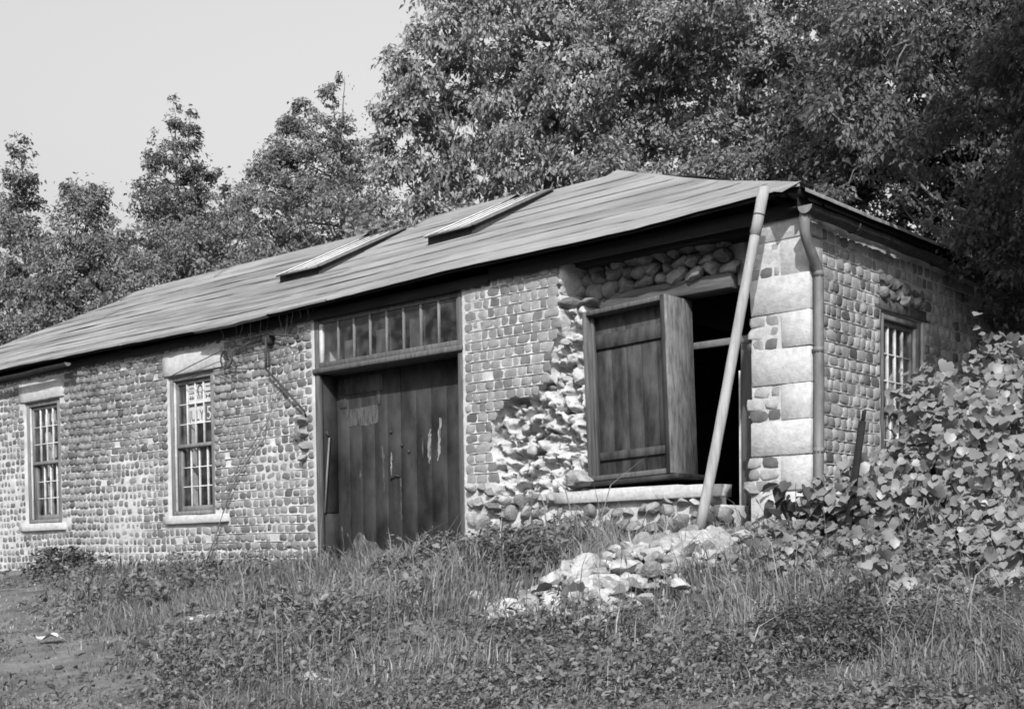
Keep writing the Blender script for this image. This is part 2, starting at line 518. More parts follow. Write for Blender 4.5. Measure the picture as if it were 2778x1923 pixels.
cand = (ctr_[:, 0] > -4) & (ctr_[:, 0] < -2.1) & (ctr_[:, 1] < .4)
inm[cand] = polydist(ctr_[cand, 0], ctr_[cand, 2], MASK) + .05 * fbm(ctr_[cand, 0], ctr_[cand, 2], None, 8, 21) > 0
if len(FW.data.polygons) == len(q): FW.data.polygons.foreach_set('material_index', inm.astype(np.int32))

OPEN_E = [(1.35, 2.25, .2, 1.985), (4.2, 5.1, .2, 1.985)]
def end_disp(U, Z): return .006 * fbm(U, Z, None, 6, 52) - .012 * fbm(U, Z, None, .6, 53)
V, q = surface(np.arange(.19, 6.3, .04), np.arange(-.7, 2.63, .03), OPEN_E, to_end, end_disp)
EW = link('end_wall', rawmesh('end_wall', V, [q[:, ::-1]], MT['mortar'], False), B, (0, 0, 0))
# the rear and far walls, floor
for nm, a, b in (('rear_wall', (-19, 6.0, -.8), (-.3, 6.4, 2.62)), ('far_end_wall', (-19.3, .02, -.8), (-18.95, 6.4, 2.62))):
    box(nm, a, b, MT['mortar'], B)
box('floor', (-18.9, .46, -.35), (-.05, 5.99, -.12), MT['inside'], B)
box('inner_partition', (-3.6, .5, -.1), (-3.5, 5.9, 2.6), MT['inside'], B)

# ---- cobbles
def dome_variants(n, k=8):
    out = []
    for i in range(n):
        e = random.uniform(2.8, 6.0)
        th = np.arange(k) * 2 * math.pi / k + random.uniform(-.2, .2)
        c, s = np.cos(th), np.sin(th)
        rad = (np.abs(c) ** e + np.abs(s) ** e) ** (-1 / e)
        rad = rad * (1 + .10 * rng.standard_normal(k).clip(-1.6, 1.6))
        ox, oz = random.uniform(-.15, .15), random.uniform(-.15, .15)
        V = [(ox, oz, random.uniform(.92, 1.05))]
        for (rr, dd) in ((.52, .93), (.86, .6), (1.0, -.12)):
            w = (1 - rr)
            for j in range(k):
                V.append((rr * rad[j] * c[j] + ox * w, rr * rad[j] * s[j] + oz * w, dd + (.06 * rng.standard_normal() if rr < .9 else 0)))
        V = np.array(V); V[:, :2] *= .5
        t = [[0, 1 + j, 1 + (j + 1) % k] for j in range(k)]
        q = [[1 + r * k + j, 1 + (r + 1) * k + j, 1 + (r + 1) * k + (j + 1) % k, 1 + r * k + (j + 1) % k] for r in range(2) for j in range(k)]
        out.append((V, np.array(t), np.array(q)))
    return out
DOME = dome_variants(18)

def stone_tone(u, z, seed):
    r = random.random()
    if seed == 62: r = .1 if r < .07 else .2 + r * .5
    base = .25 + .06 * float(noise(u, z, None, 1.1, seed))
    if seed == 61: base *= .64
    elif seed == 62: base *= .88
    if r < .13: return random.uniform(.07, .13)
    if r < .35: return base * random.uniform(.6, .8)
    if r > .84: return base * random.uniform(1.12, 1.35)
    return base * random.uniform(.85, 1.2)

stones = []     # (face, u, z, w, h, prot, tone, rot, rough)
ribs_pier = []  # (face, u0, u1, z, size)
def blocked(u, z, w, h, rects, m_=.004):
    for o in rects:
        if u + w / 2 > o[0] - m_ and u - w / 2 < o[1] + m_ and z + h / 2 > o[2] - m_ and z - h / 2 < o[3] + m_:
            return True
    return False
QL = .55; QS = .255
QZ = [(-.42, .29, True)] + [(.29 + .3035 * k, .29 + .3035 * (k + 1), k % 2 == 1) for k in range(8)]
BLK = [(o[0] - .02, o[1] + .02, o[2], o[3]) for o in OPEN_F]
BLK += [(-13.4, -12.07, 2.195, 2.455), (-9.53, -8.18, 2.2, 2.465), (-13.42, -12.07, .24, .37), (-9.53, -8.12, .24, .365),
        (-2.76, -.78, .24, .42), (-2.72, -.70, 2.1, 2.64), (-6.45, -4.0, -.6, 2.7)]
BLK += [(-(QL if lg else QS), 0, a, b) for a, b, lg in QZ] + [(-.3, 0, 2.4, 2.7), (-.76, -.53, -.5, 2.7)]
def lay(face, u0, u1, k0, k1, blk, maskfn, wr, protfn, seed, irregular, tight=0):
    us = np.arange(u0, u1, .01)
    for k in range(k0, k1):
        z = k * CH + .052
        h0 = CH * .9
        ok = np.ones(len(us), bool)
        for o in blk:
            if z + h0 / 2 > o[2] and z - h0 / 2 < o[3]:
                ok &= ~((us > o[0]) & (us < o[1]))
        ok &= maskfn(us, np.full(len(us), z))
        ed = np.diff(np.concatenate([[0], ok.astype(int), [0]]))
        for i0, i1 in zip(np.where(ed == 1)[0], np.where(ed == -1)[0]):
            L = (i1 - i0) * .01
            if L < .05: continue
            ws = []
            while sum(ws) < L - .04:
                ws.append(random.uniform(*wr) * random.choice((1, 1, 1, 1.3, .8)))
            ws = np.array(ws or [L]) ; ws *= L / ws.sum()
            u = us[i0]
            for w in ws:
                uc = u + w / 2
                wav = irregular * .03 * float(noise(uc, z, None, .5, seed))
                h = CH * (random.uniform(.90, .98) if tight else random.uniform(.80, .93))
                zz = z + wav + random.uniform(-.005, .005) * (1 + irregular)
                ww = w - (random.uniform(.003, .008) if tight else random.uniform(.008, .016))
                if random.random() > .012 * irregular:
                    stones.append((face, uc, zz, ww, h, protfn(uc, zz), stone_tone(uc, zz, seed), random.uniform(-.10, .10) * (1 + irregular)))
                u += w
def in_mask(u, z): return polydist(np.atleast_1d(u), np.atleast_1d(z), MASK) + .04 * noise(np.atleast_1d(u), np.atleast_1d(z), None, 6, 21) > .025
def rough_zone(u, z): return max(0, 1 - abs(u + 11.6) / .8) * .02 + max(0, float(noise(u, z, None, .8, 5))) * .014
lay(0, -18.9, -6.45, -4, 25, BLK, lambda u, z: z < 2.585, (.09, .16), lambda u, z: random.uniform(.010, .022) + 1.2 * rough_zone(u, z), 61, 1.0)
lay(0, -4.0, -2.5, 5, 25, BLK, lambda u, z: ~in_mask(u, z) & (z < 2.58), (.09, .17), lambda u, z: random.uniform(.008, .018), 62, .15, 1)
EBLK = [(1.31, 2.29, .15, 2.22), (4.15, 5.15, .15, 2.2)]
lay(1, .205, 6.2, -2, 24, EBLK, lambda u, z: z < 2.5, (.08, .17), lambda u, z: random.uniform(.012, .026), 63, .15, 1)
# quoin infill beside the short quoins
for a, b, lg in QZ:
    if not lg:
        for r in range(3):
            zc = a + (r + .5) * (b - a) / 3
            u = -.575 + random.uniform(-.03, .05)
            while u < -QS - .05:
                w = random.uniform(.11, .19); w = min(w, -QS - .012 - u)
                if w < .06: break
                stones.append((0, u + w / 2, zc, w - .004, (b - a) / 3 * .95, random.uniform(.01, .025), stone_tone(u, zc, 64), random.uniform(-.1, .1)))
                u += w
# mortar ribs between the courses
def rib_segments(face, u0, u1, k0, k1, blk, maskfn, size, gap, wav, seed):
    g_ = []
    for k in range(k0, k1):
        z = k * CH
        u = u0; run = []
        while u <= u1 + 1e-6:
            zz = z + wav * .03 * float(noise(u, z, None, .5, seed))
            bad = blocked(u, zz, .03, .01, blk, .0) or not maskfn(u, zz) or float(noise(u, z * 9.1, None, 2.2, seed + 3)) < gap
            if bad:
                if len(run) > 2: g_.append(run)
                run = []
            else:
                run.append((u, zz))
            u += .045
        if len(run) > 2: g_.append(run)
    out = G()
    for run in g_:
        P = np.array(run)
        nz_ = np.array([noise(p[0], p[1], None, 14, seed + 9) for p in run])
        h = size * (1 + .3 * nz_); pr = size * (1.0 + .35 * nz_[::-1])
        pr[0] *= .3; pr[-1] *= .3
        zc = P[:, 1] + .002 * nz_
        n = len(P)
        if face == 0:
            f = lambda u, d, z: np.stack([u, -d, z], 1)
        else:
            f = lambda u, d, z: np.stack([d, u, z], 1)
        V = np.vstack([f(P[:, 0], np.full(n, -.01), zc - h * .75), f(P[:, 0], pr, zc - h * .12), f(P[:, 0], pr, zc + h * .12), f(P[:, 0], np.full(n, -.01), zc + h * .75)])
        qd = []
        for r in range(3):
            for i in range(n - 1):
                a = r * n + i
                qd.append([a, a + 1, a + 1 + n, a + n])
        out.add(V, [qd])
    return out
rib_segments(0, -4.0, -2.5, 6, 25, BLK, lambda u, z: (not in_mask(u, z)[0]) and z < 2.57, .013, -.72, .15, 62).build('mortar_joints', MT['mortar'], FW, loc=(0, 0, 0))['kind'] = 'stuff'
rib_segments(0, -13.7, -6.5, -3, 25, BLK, lambda u, z: z < 2.57, .012, -.25, 1.0, 61).build('mortar_joints', MT['mortar'], FW, loc=(0, 0, 0))['kind'] = 'stuff'
rib_segments(1, .205, 5.5, -2, 24, EBLK, lambda u, z: z < 2.5, .014, -.75, .15, 63).build('mortar_joints', MT['mortar'], EW, loc=(0, 0, 0))['kind'] = 'stuff'

def stone_xf(s, V):
    face, u, z, w, h, pr, tn, rot = s
    c, sn = math.cos(rot), math.sin(rot)
    x = (V[:, 0] * c - V[:, 1] * sn) * w * 1.02; y = (V[:, 0] * sn + V[:, 1] * c) * h * 1.04; d = V[:, 2] * pr
    if face == 0: return np.stack([u + x, -d, z + y], 1)
    return np.stack([d, u + x, z + y], 1)
def key(s):
    p = np.array([s[1], 0, s[2]]) if s[0] == 0 else np.array([0, s[1], s[2]])
    d = np.linalg.norm(p - CAM)
    fac = .75 if s[0] == 0 else .55
    hid = 0
    if s[0] == 1 and (s[1] > 1.35 or s[2] < .35): hid = 1     # behind the thicket, in deep shade
    if s[1] < -14 or (s[0] == 0 and s[2] < -.25): hid = 1
    return (hid, -(math.sqrt(s[3] * s[4]) * fac / d))
stones.sort(key=key)
DM_O = [rawmesh('cobblestone', np.stack([V[:, 0], -V[:, 2], V[:, 1]], 1), [t, q], MT['cobble_o'], True) for V, t, q in DOME]
DM_E = [rawmesh('cobblestone', np.stack([V[:, 2], V[:, 0], V[:, 1]], 1), [t, q], MT['cobble_o'], True) for V, t, q in DOME]
rest = {0: G(), 1: G()}
for i, s in enumerate(stones):
    vi = random.randrange(len(DOME))
    if i < 296:
        face, u, z, w, h, pr, tn, rot = s
        loc = (u, 0, z) if face == 0 else (0, u, z)
        o = link('cobblestone', (DM_O if face == 0 else DM_E)[vi], FW if face == 0 else EW, loc)
        o.scale = (w * 1.02, pr, h * 1.04) if face == 0 else (pr, w * 1.02, h * 1.04)
        if face == 0: o.rotation_euler = (0, -rot, 0)
        else: o.rotation_euler = (rot, 0, 0)
        o.color = (s[6], s[6], s[6], 1)
    else:
        V, t, q = DOME[vi]
        rest[s[0]].add(stone_xf(s, V), [t, q], s[6])
tag(rest[0].build('cobble_courses', MT['cobble'], FW, True, (0, 0, 0), True), kind='stuff')
tag(rest[1].build('cobble_courses', MT['cobble'], EW, True, (0, 0, 0), True), kind='stuff')

# ---- irregular stones (rubble): shared variants
def chunk(sub=1, flat=.3, seed=0, cuts=5):
    bm = bmesh.new()
    bmesh.ops.create_icosphere(bm, subdivisions=sub, radius=.5)
    V = np.array([v.co[:] for v in bm.verts]); F = np.array([[v.index for v in f.verts] for f in bm.faces])
    bm.free()
    r_ = np.random.default_rng(seed)
    for _ in range(cuts):
        n = r_.standard_normal(3); n /= np.linalg.norm(n)
        d = r_.uniform(.22, .40)
        ex = np.maximum(V @ n - d, 0)
        V = V - ex[:, None] * n * .88
    V = V * (1 + .09 * fbm(V[:, 0], V[:, 1], V[:, 2], 3.0, seed, 2))[:, None] + (.012 if sub > 2 else .018) * r_.standard_normal(V.shape)
    V /= (V.max(0) - V.min(0))
    V -= (V.max(0) + V.min(0)) / 2
    return V, F
CHK = [chunk(3 if i % 3 == 0 else 2, seed=100 + i, cuts=6 + i % 5) for i in range(14)]
CHM = [rawmesh('rubble_stone', V, [F], MT['rubble'], True) for V, F in CHK]
for me in CHM: me.set_sharp_from_angle(angle=R(20))
FST = [chunk(2, seed=300 + i, cuts=6 + i % 4) for i in range(12)]
FSM = [rawmesh('wall_stone', V, [F], MT['rubble'], True) for V, F in FST]
for me in FSM: me.set_sharp_from_angle(angle=R(40))
def chunk_obj(name, parent, loc, size, rot, tone, vi=None):
    pool = FSM if name == 'wall_stone' else CHM
    vi = random.randrange(len(pool)) if vi is None else vi
    o = link(name, pool[vi % len(pool)], parent, loc)
    o.scale = size
    o.rotation_euler = rot
    o.color = (tone, tone, tone, 1)
    return o
# courses of loose stones above the timber lintel
for row, (z, hs) in enumerate(((2.365, .15), (2.48, .14), (2.59, .13))):
    x = -2.86 + .08 * row
    end = (-.93, -1.03, -1.0)[row]
    while x < end:
        w = random.uniform(.15, .32) if row == 0 else random.uniform(.11, .24)
        h = hs * random.uniform(.8, 1.25)
        zz = z + (.012 * (x + 1.6) * .5) + random.uniform(-.015, .015)
        chunk_obj('wall_stone', FW, (x + w / 2, .36 + random.uniform(-.05, .03), zz), (w * 1.12, .28, h * 1.15), (random.uniform(-.2, .2), random.uniform(-.25, .25), random.uniform(-.2, .2)), random.uniform(.17, .36))
        x += w * .95
# rubble under the sill, big stones at the foot of the pier, along the broken edges
for (xa, xb, za, n, sz) in ((-2.7, -1.35, .17, 9, .2), (-2.7, -1.0, .03, 10, .2), (-1.5, -.9, .25, 4, .16), (-1.3, -.8, .1, 5, .2), (-1.2, -.72, -.06, 4, .22), (-3.95, -3.6, .46, 3, .19), (-3.95, -3.62, .30, 3, .2),
                            (-3.95, -3.7, .14, 2, .22), (-3.95, -3.72, 0, 2, .2), (-3.5, -2.75, .34, 6, .17), (-3.5, -2.7, .2, 6, .2), (-3.6, -2.8, .05, 6, .2)):
    for i in range(n):
        x = xa + (i + .5) * (xb - xa) / n
        w = (xb - xa) / n * random.uniform(.95, 1.2)
        chunk_obj('wall_stone', FW, (x + random.uniform(-.02, .02), .04 + random.uniform(-.04, .02), za + random.uniform(-.025, .025)), (w, .26, sz * random.uniform(.6, .85)), (random.uniform(-.2, .2), random.uniform(-.25, .25), random.uniform(-.2, .2)), random.uniform(.18, .46))
chunk_obj('wall_stone', FW, (-2.46, .17, 2.215), (.26, .42, .11), (0, .05, .1), .24, 4)
chunk_obj('wall_stone', FW, (-2.66, .15, 2.235), (.22, .40, .14), (0, .1, .1), .22, 7)
chunk_obj('wall_stone', FW, (-2.44, -.03, .50), (.30, .3, .19), (.1, .1, .1), .40, 0)
for (x, z, w, h) in ((-6.62, 1.40, .20, .13), (-6.72, 1.22, .13, .1), (-6.6, 1.10, .17, .13), (-6.6, 1.25, .14, .11), (-6.63, .97, .14, .10)):
    chunk_obj('wall_stone', FW, (x, -.0, z), (w, .22, h), (0, random.uniform(-.2, .2), 0), random.uniform(.15, .38))
for a, b, lg in QZ[:8]:
    if not lg:
        for r in range(3):
            chunk_obj('wall_stone', FW, (-.55 + random.uniform(-.02, .05), .14, a + (r + .5) * .1), (.16, .3, .1), (0, random.uniform(-.2, .2), 0), random.uniform(.15, .35))
chunk_obj('wall_stone', FW, (-.56, -.01, .33), (.20, .22, .13), (0, .1, 0), .30, 6)
chunk_obj('wall_stone', FW, (-.60, .02, -.02), (.12, .2, .12), (.2, .3, 0), .28, 8)
chunk_obj('wall_stone', FW, (-.92, .08, .14), (.2, .3, .13), (.1, .2, 0), .36, 2)
chunk_obj('wall_stone', FW, (-.93, .10, .02), (.22, .3, .13), (.1, -.3, 0), .28, 5)
for k in range(34):
    x, z = random.uniform(-3.7, -2.52), random.uniform(.3, 2.3)
    if float(polydist(np.array([x]), np.array([z]), MASK)[0]) > .03:
        w = random.uniform(.05, .13)
        chunk_obj('wall_stone', FW, (x, .095 + random.uniform(-.02, .03), z), (w * 1.1, .11, w * random.uniform(.6, .9)), (random.uniform(-.4, .4), random.uniform(-.4, .4), random.uniform(-.4, .4)), random.choice((.2, .3, .45, .5, .42)))
# stones over the end window
for i in range(16):
    chunk_obj('wall_stone', EW, (-.02 + random.uniform(-.02, .02), 1.35 + (i % 8) * .12, 2.13 + .12 * (i // 8) + random.uniform(-.02, .02)), (.16, .15, .13), (0, 0, random.uniform(-.3, .3)), random.uniform(.15, .34))

# ---- quoins: each block a part
for k, (a, b, lg) in enumerate(QZ):
    L = QL if lg else QS
    g_ = G().box((-L, -.022, a + .004), (.022, (.2, .198)[k % 2], b - .004), .004, jit=.012, seed=k)
    g_.build('quoin', MT['limestone'], B)
G().box((-.35, -.015, 2.42), (.015, .2, 2.62), .01, jit=.008).build('quoin', MT['limestone'], B)
# ---- lintels and sills
def stone_bar(name, a, b, seed, mat_=None):
    # a dressed bar divided along its length so that its edges can waver
    a = np.array(a, float); b = np.array(b, float)
    n = 9
    xs = np.linspace(a[0], b[0], n); V = []
    for i, x in enumerate(xs):
        e = .004 if i in (0, n - 1) else 0
        for (y, z) in ((a[1] + .006, a[2]), (a[1], a[2] + .007), (a[1], b[2] - .007), (a[1] + .007, b[2]), (b[1], b[2]), (b[1], a[2])):
            V.append((x, y + e, z + (e if z < (a[2] + b[2]) / 2 else -e)))
    V = np.array(V); V += .005 * np.stack([noise(V[:, 0], V[:, 1], V[:, 2], 9, seed + j) for j in range(3)], 1)
    q = [[i * 6 + j, i * 6 + (j + 1) % 6, (i + 1) * 6 + (j + 1) % 6, (i + 1) * 6 + j] for i in range(n - 1) for j in range(6)]
    hx = [[5, 4, 3, 2, 1, 0], [(n - 1) * 6 + j for j in range(6)]]
    return G().add(V, [q, hx]).build(name, mat_ or MT['limestone'], B)
stone_bar('lintel', (-13.38, -.03, 2.205), (-12.09, .10, 2.452), 1)
stone_bar('lintel', (-9.51, -.03, 2.208), (-8.20, .10, 2.462), 2)
stone_bar('window_sill', (-13.4, -.065, .25), (-12.09, .2, .362), 3)
stone_bar('window_sill', (-9.51, -.065, .252), (-8.13, .2, .362), 4)
stone_bar('window_sill', (-2.74, -.08, .27), (-.84, .12, .385), 5)
stone_bar('timber_lintel', (-2.66, .27, 2.165), (-.93, .50, 2.305), 6, MT['woodh'])
G().box((-.05, 1.2, 1.99), (.012, 2.4, 2.1), .01, jit=.01).build('lintel', MT['woodh'], B)

# ---- sash windows
def window(o, ax, dirin, w, h, curtain):
    """o: lower left corner of the opening seen from outside; ax: unit vector to the right; dirin: unit vector inwards"""
    o = np.array(o, float); ax = np.array(ax, float); di = np.array(dirin, float); uz = np.array([0, 0, 1.])
    def P(x, d, z): return o + ax * x + di * d + uz * z
    def bx(g, x0, x1, d0, d1, z0, z1, ch=.004): return g.box(P(x0, d0, z0), P(x1, d1, z1), ch)
    fw = .065
    f = G()
    bx(f, .0, fw, .07, .30, 0, h); bx(f, w - fw, w, .07, .30, 0, h); bx(f, fw, w - fw, .075, .30, h - .06, h - .002); bx(f, fw, w - fw, .06, .30, .002, .05)
    W = f.build('window', MT['greypaint'], B)
    iw0, iw1, z0, z1 = fw + .004, w - fw - .004, .054, h - .064
    zm = (z0 + z1) / 2
    st = .05
    for (dd, za, zb, nm) in ((.12, zm - .02, z1, 'upper_sash'), (.165, z0, zm + .02, 'lower_sash')):
        g_ = G()
        bx(g_, iw0, iw0 + st, dd, dd + .04, za, zb); bx(g_, iw1 - st, iw1, dd, dd + .04, za, zb)
        bx(g_, iw0 + st, iw1 - st, dd, dd + .04, za, za + (.045 if nm == 'upper_sash' else .07)); bx(g_, iw0 + st, iw1 - st, dd, dd + .04, zb - .045, zb)
        g_.build('sash', MT['greypaint'], W)
        xa, xb = iw0 + st, iw1 - st; ya, yb = za + (.045 if nm == 'upper_sash' else .07), zb - .045
        mw = .019
        for i in range(1, 4):
            x = xa + i * (xb - xa) / 4
            bx(G(), x - mw / 2, x + mw / 2, dd + .006, dd + .036, ya, yb, .003).build('glazing_bar', MT['paint'], W)
        for j in range(1, 3):
            z = ya + j * (yb - ya) / 3
            bx(G(), xa, xb, dd + .010, dd + .032, z - mw * .4, z + mw * .4, .003).build('glazing_bar', MT['paint'], W)
        for i in range(4):
            for j in range(3):
                a = P(xa + i * (xb - xa) / 4, dd + .02 + random.uniform(-.003, .003), ya + j * (yb - ya) / 3); c = P(xa + (i + 1) * (xb - xa) / 4, dd + .02 + random.uniform(-.003, .003), ya + (j + 1) * (yb - ya) / 3)
                b = np.array([c[0], c[1], a[2]]) ; d = np.array([a[0], a[1], c[2]])
                G().quad(a, b, c, d).build('pane', MT['glass'], W)
    # pale stop beads on the jambs
    bx(G(), fw + .001, fw + .018, .09, .119, z0, z1, .003).build('stop_bead', MT['paint'], W)
    bx(G(), w - fw - .018, w - fw - .001, .09, .119, z0, z1, .003).build('stop_bead', MT['paint'], W)
    return W, P
W1, P1 = window((-9.425, -.045, .37), (1, 0, 0), (0, 1, 0), .97, 1.825, None)
W0, P0 = window((-13.25, -.045, .37), (1, 0, 0), (0, 1, 0), .97, 1.82, None)
W2, P2 = window((.062, 1.37, .21), (0, 1, 0), (-1, 0, 0), .86, 1.77, None)
W3, P3 = window((.062, 4.22, .21), (0, 1, 0), (-1, 0, 0), .86, 1.77, None)
# printed poster behind the panes of the middle window: flat print
xa, xb = .069 + .05, .97 - .069 - .05
pw = (xb - xa) / 4
def px_(i): return xa + i * pw
zt = 1.825 - .064 - .045; zb_ = (.054 + 1.825 - .064) / 2 - .02 + .045; ph = (zt - zb_) / 3
def rect(name, x0, x1, d, z0, z1, m_, P=P1, W=W1): return G().quad(P(x0, d, z0), P(x1, d, z0), P(x1, d, z1), P(x0, d, z1)).build(name, m_, W)
D0 = .1455
rect('poster', px_(1) + .01, px_(4) - .005, D0 + .004, zt - ph + .01, zt - .02, MT['paper'])
rect('poster', px_(1) + .012, px_(3) - .012, D0 + .004, zt - 2 * ph + .008, zt - ph - .045, MT['paper'])
rect('poster', px_(3) + .005, px_(4) - .005, D0 + .006, zt - 2 * ph + .008, zt - ph - .012, MT['ink'])
pr = G()
def bar(x0, x1, z0, z1, d=D0): pr.quad(P1(x0, d, z0), P1(x1, d, z0), P1(x1, d, z1), P1(x0, d, z1))
z1_ = zt - .055
for i, (x0, x1) in enumerate(((px_(1) + .03, px_(2) - .03), (px_(3) + .03, px_(4) - .02))):
    for k in range(3): bar(x0, x1, z1_ - .065 * k - .012, z1_ - .065 * k)
for x in (px_(1) + .05, px_(1) + .10, px_(2) + .03, px_(2) + .075, px_(2) + .12, px_(3) + .03, px_(3) + .10):
    bar(x, x + .022, zt - ph + .05, zt - ph + .10)
# horseshoe
cx, cz = (px_(2) + px_(3)) / 2, zt - .10
for k in range(12):
    a0, a1 = math.pi * (-.32 + 1.64 * k / 12), math.pi * (-.32 + 1.64 * (k + 1) / 12)
    pts = [(cx + r_ * .86 * math.cos(a), cz + r_ * 1.15 * math.sin(a)) for r_, a in ((.048, a0), (.072, a0), (.072, a1), (.048, a1))]
    pr.add([P1(x, D0, z) for x, z in pts], [[[0, 1, 2, 3]]])
tag(pr.build('printed_marks', MT['ink'], W1))
def text(name, s, size, loc, m_, parent, sx=1.0):
    cu = bpy.data.curves.new(name, 'FONT'); cu.body = s; cu.size = size
    cu.materials.append(m_)
    tmp = bpy.data.objects.new(name, cu); me = bpy.data.meshes.new_from_object(tmp); bpy.data.objects.remove(tmp)
    if not me.materials: me.materials.append(m_)
    o = link(name, me, parent, loc)
    o.rotation_euler = (math.pi / 2, 0, 0); o.scale = (sx, 1, 1)
    return o
p = P1(px_(1) + .02, D0, zt - 2 * ph + .035); text('lettering', 'JULY', .20, p, MT['ink'], W1, .80)
p = P1(px_(3) + .035, D0 + .002, zt - 2 * ph + .035); text('lettering', '5', .25, p, MT['paper'], W1, .9)
# pale curtain rags in the far left window
zt0 = 1.82 - .064 - .045
for (i, j, a, b) in ((1, 0, .2, .9), (2, 0, .1, .7), (1, 1, .3, .9), (2, 2, .1, .8), (3, 1, .3, .7)):
    rect('curtain_rag', px_(i) + .015 + .0, px_(i + 1) - .02, .20, zt0 - (j + b) * ph, zt0 - (j + a) * ph, MT['paper'], P0, W0)

# ---- double door with transom
x0, x1 = -6.42, -4.02
DR = G()
DR.box((x0, .0, -.45), (x0 + .075, .06, 2.62), .006); DR.box((x1 - .075, .0, -.45), (x1, .06, 2.62), .006)
DR.box((x0 + .008, .062, -.45), (x0 + .045, .33, 1.93), .004); DR.box((x1 - .045, .062, -.45), (x1 - .008, .33, 1.93), .004)
DF = DR.build('door_frame', MT['wood'], B)
box('reveal_panel', (x0 + .046, .075, -.4), (x0 + .062, .285, .30), MT['darkwood'], DF)
box('reveal_panel', (x0 + .046, .075, .315), (x0 + .062, .285, 1.92), MT['darkwood'], DF)
box('transom_bar', (x0 - .01, -.035, 1.925), (x1 + .01, .33, 1.985), MT['wood'], DF, ch=.01)
box('transom_rail', (x0 + .077, .012, 1.987), (x1 - .077, .058, 2.05), MT['wood'], DF)
box('transom_rail', (x0 + .077, .012, 2.50), (x1 - .077, .058, 2.548), MT['wood'], DF)
box('door_head', (x0 + .002, -.01, 2.55), (x1 - .002, .3, 2.66), MT['eave'], DF)
ta, tb = x0 + .13, x1 - .10
box('transom_stile', (x0 + .078, .012, 2.051), (ta, .058, 2.499), MT['paint'], DF)
box('transom_stile', (tb, .012, 2.051), (x1 - .078, .058, 2.499), MT['wood'], DF)
for i in range(8):
    xa_, xb_ = ta + i * (tb - ta) / 8, ta + (i + 1) * (tb - ta) / 8
    if i: box('glazing_bar', (xa_ - .012, .015, 2.05), (xa_ + .012, .05, 2.50), MT['greypaint'], DF)
    y_ = .035 + random.uniform(-.004, .004)
    G().quad((xa_, y_, 2.05), (xb_, .035 + random.uniform(-.004, .004), 2.05), (xb_, .035, 2.50), (xa_, y_, 2.50)).build('pane', MT['glass'], DF)
    if i in (1, 3, 5): G().quad((xa_ + .02, .1, 2.06), (xb_ - .01, .1, 2.06), (xb_ - .01, .1, 2.25 + .03 * i), (xa_ + .02, .1, 2.24 + .03 * i)).build('backing_board', MT['shutter'], DF)
xm = -5.27
DOORS = []
for (a, b) in ((x0 + .05, xm - .006), (xm + .006, x1 - .05)):
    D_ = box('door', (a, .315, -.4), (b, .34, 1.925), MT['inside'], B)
    n = 5
    for i in range(n):
        pa, pb = a + i * (b - a) / n, a + (i + 1) * (b - a) / n
        box('plank', (pa + .0004, .288 + random.uniform(-.0004, .0006), -.4), (pb - .0004, .313, 1.92), MT['darkwood'], D_, ch=.0012)
    DOORS.append(D_)
dl, dr = DOORS
G().box((-6.30, .276, 1.69), (-5.56, .2855, 1.88), .003).build('notice_board', MT['shutter'], dl)
G().box((-6.30, .278, 1.54), (-6.19, .2855, 1.688), .003).build('notice_board', MT['shutter'], dl)
G().box((-5.66, .278, 1.53), (-5.60, .2855, 1.688), .003).build('notice_board', MT['shutter'], dl)
def smear(parent, pts, m_, y=.2845):
    # dribble of paint, a thin uneven strip
    if len(pts) > 2:
        q_ = np.array(pts); t_ = np.linspace(0, len(pts) - 1, 18)
        q_ = np.stack([np.interp(t_, np.arange(len(pts)), q_[:, i]) for i in range(3)], 1)
        q_[:, 2] *= rng.uniform(.45, 1.15, 18); q_[:, 0] += rng.normal(0, .004, 18); pts = q_
    L = []; R_ = []
    for (x, z, w) in pts: L.append((x - w / 2, y, z)); R_.append((x + w / 2, y, z))
    n = len(pts)
    return G().add(L + R_, [[[i, n + i, n + i + 1, i + 1] for i in range(n - 1)]]).build('paint_mark', m_, parent)
MT['mark'] = mat('pale_paint_mark', .05, .26, 20, 9, stretch=(3, 3, .5), bump=.1, contrast=(.35, .62))
MT['mark2'] = mat('faint_paint_mark', .025, .09, 18, 8, stretch=(3, 3, .6), bump=.1, contrast=(.35, .62))
smear(dr, [(-4.80, 1.19, .02), (-4.81, 1.12, .05), (-4.82, 1.0, .05), (-4.82, .88, .045), (-4.82, .81, .015)], MT['mark'])
smear(dr, [(-4.64, 1.30, .03), (-4.635, 1.25, .06), (-4.66, 1.15, .04), (-4.665, 1.0, .05), (-4.67, .9, .035), (-4.69, .83, .01)], MT['mark'])
smear(dr, [(-4.92, 1.1, .01), (-4.92, 1.0, .035), (-4.92, .88, .01)], MT['mark2'])
smear(dl, [(-5.59, 1.05, .02), (-5.57, .95, .05), (-5.565, .75, .045), (-5.56, .53, .02)], MT['mark2'])
smear(dl, [(-5.435, .97, .01), (-5.435, .9, .03), (-5.435, .8, .03), (-5.43, .7, .01)], MT['mark'])
smear(dl, [(-6.17, 1.50, .02), (-6.0, 1.49, .0), ], MT['mark2'])
g_ = G(); g_.add([(-6.19, .2845, 1.51), (-5.64, .2845, 1.535), (-5.64, .2845, 1.33), (-5.82, .2845, 1.30), (-6.0, .2845, 1.325), (-6.19, .2845, 1.31)], [[[0, 5, 4, 3, 2, 1]]])
g_.build('paint_mark', MT['mark2'], dl)
smear(dl, [(-5.29, .67, .03), (-5.285, .5, .03), (-5.28, .2, .02)], MT['mark2'])
smear(dl, [(-5.97, .79, .02), (-5.96, .74, .05), (-5.96, .69, .03)], MT['mark2'])
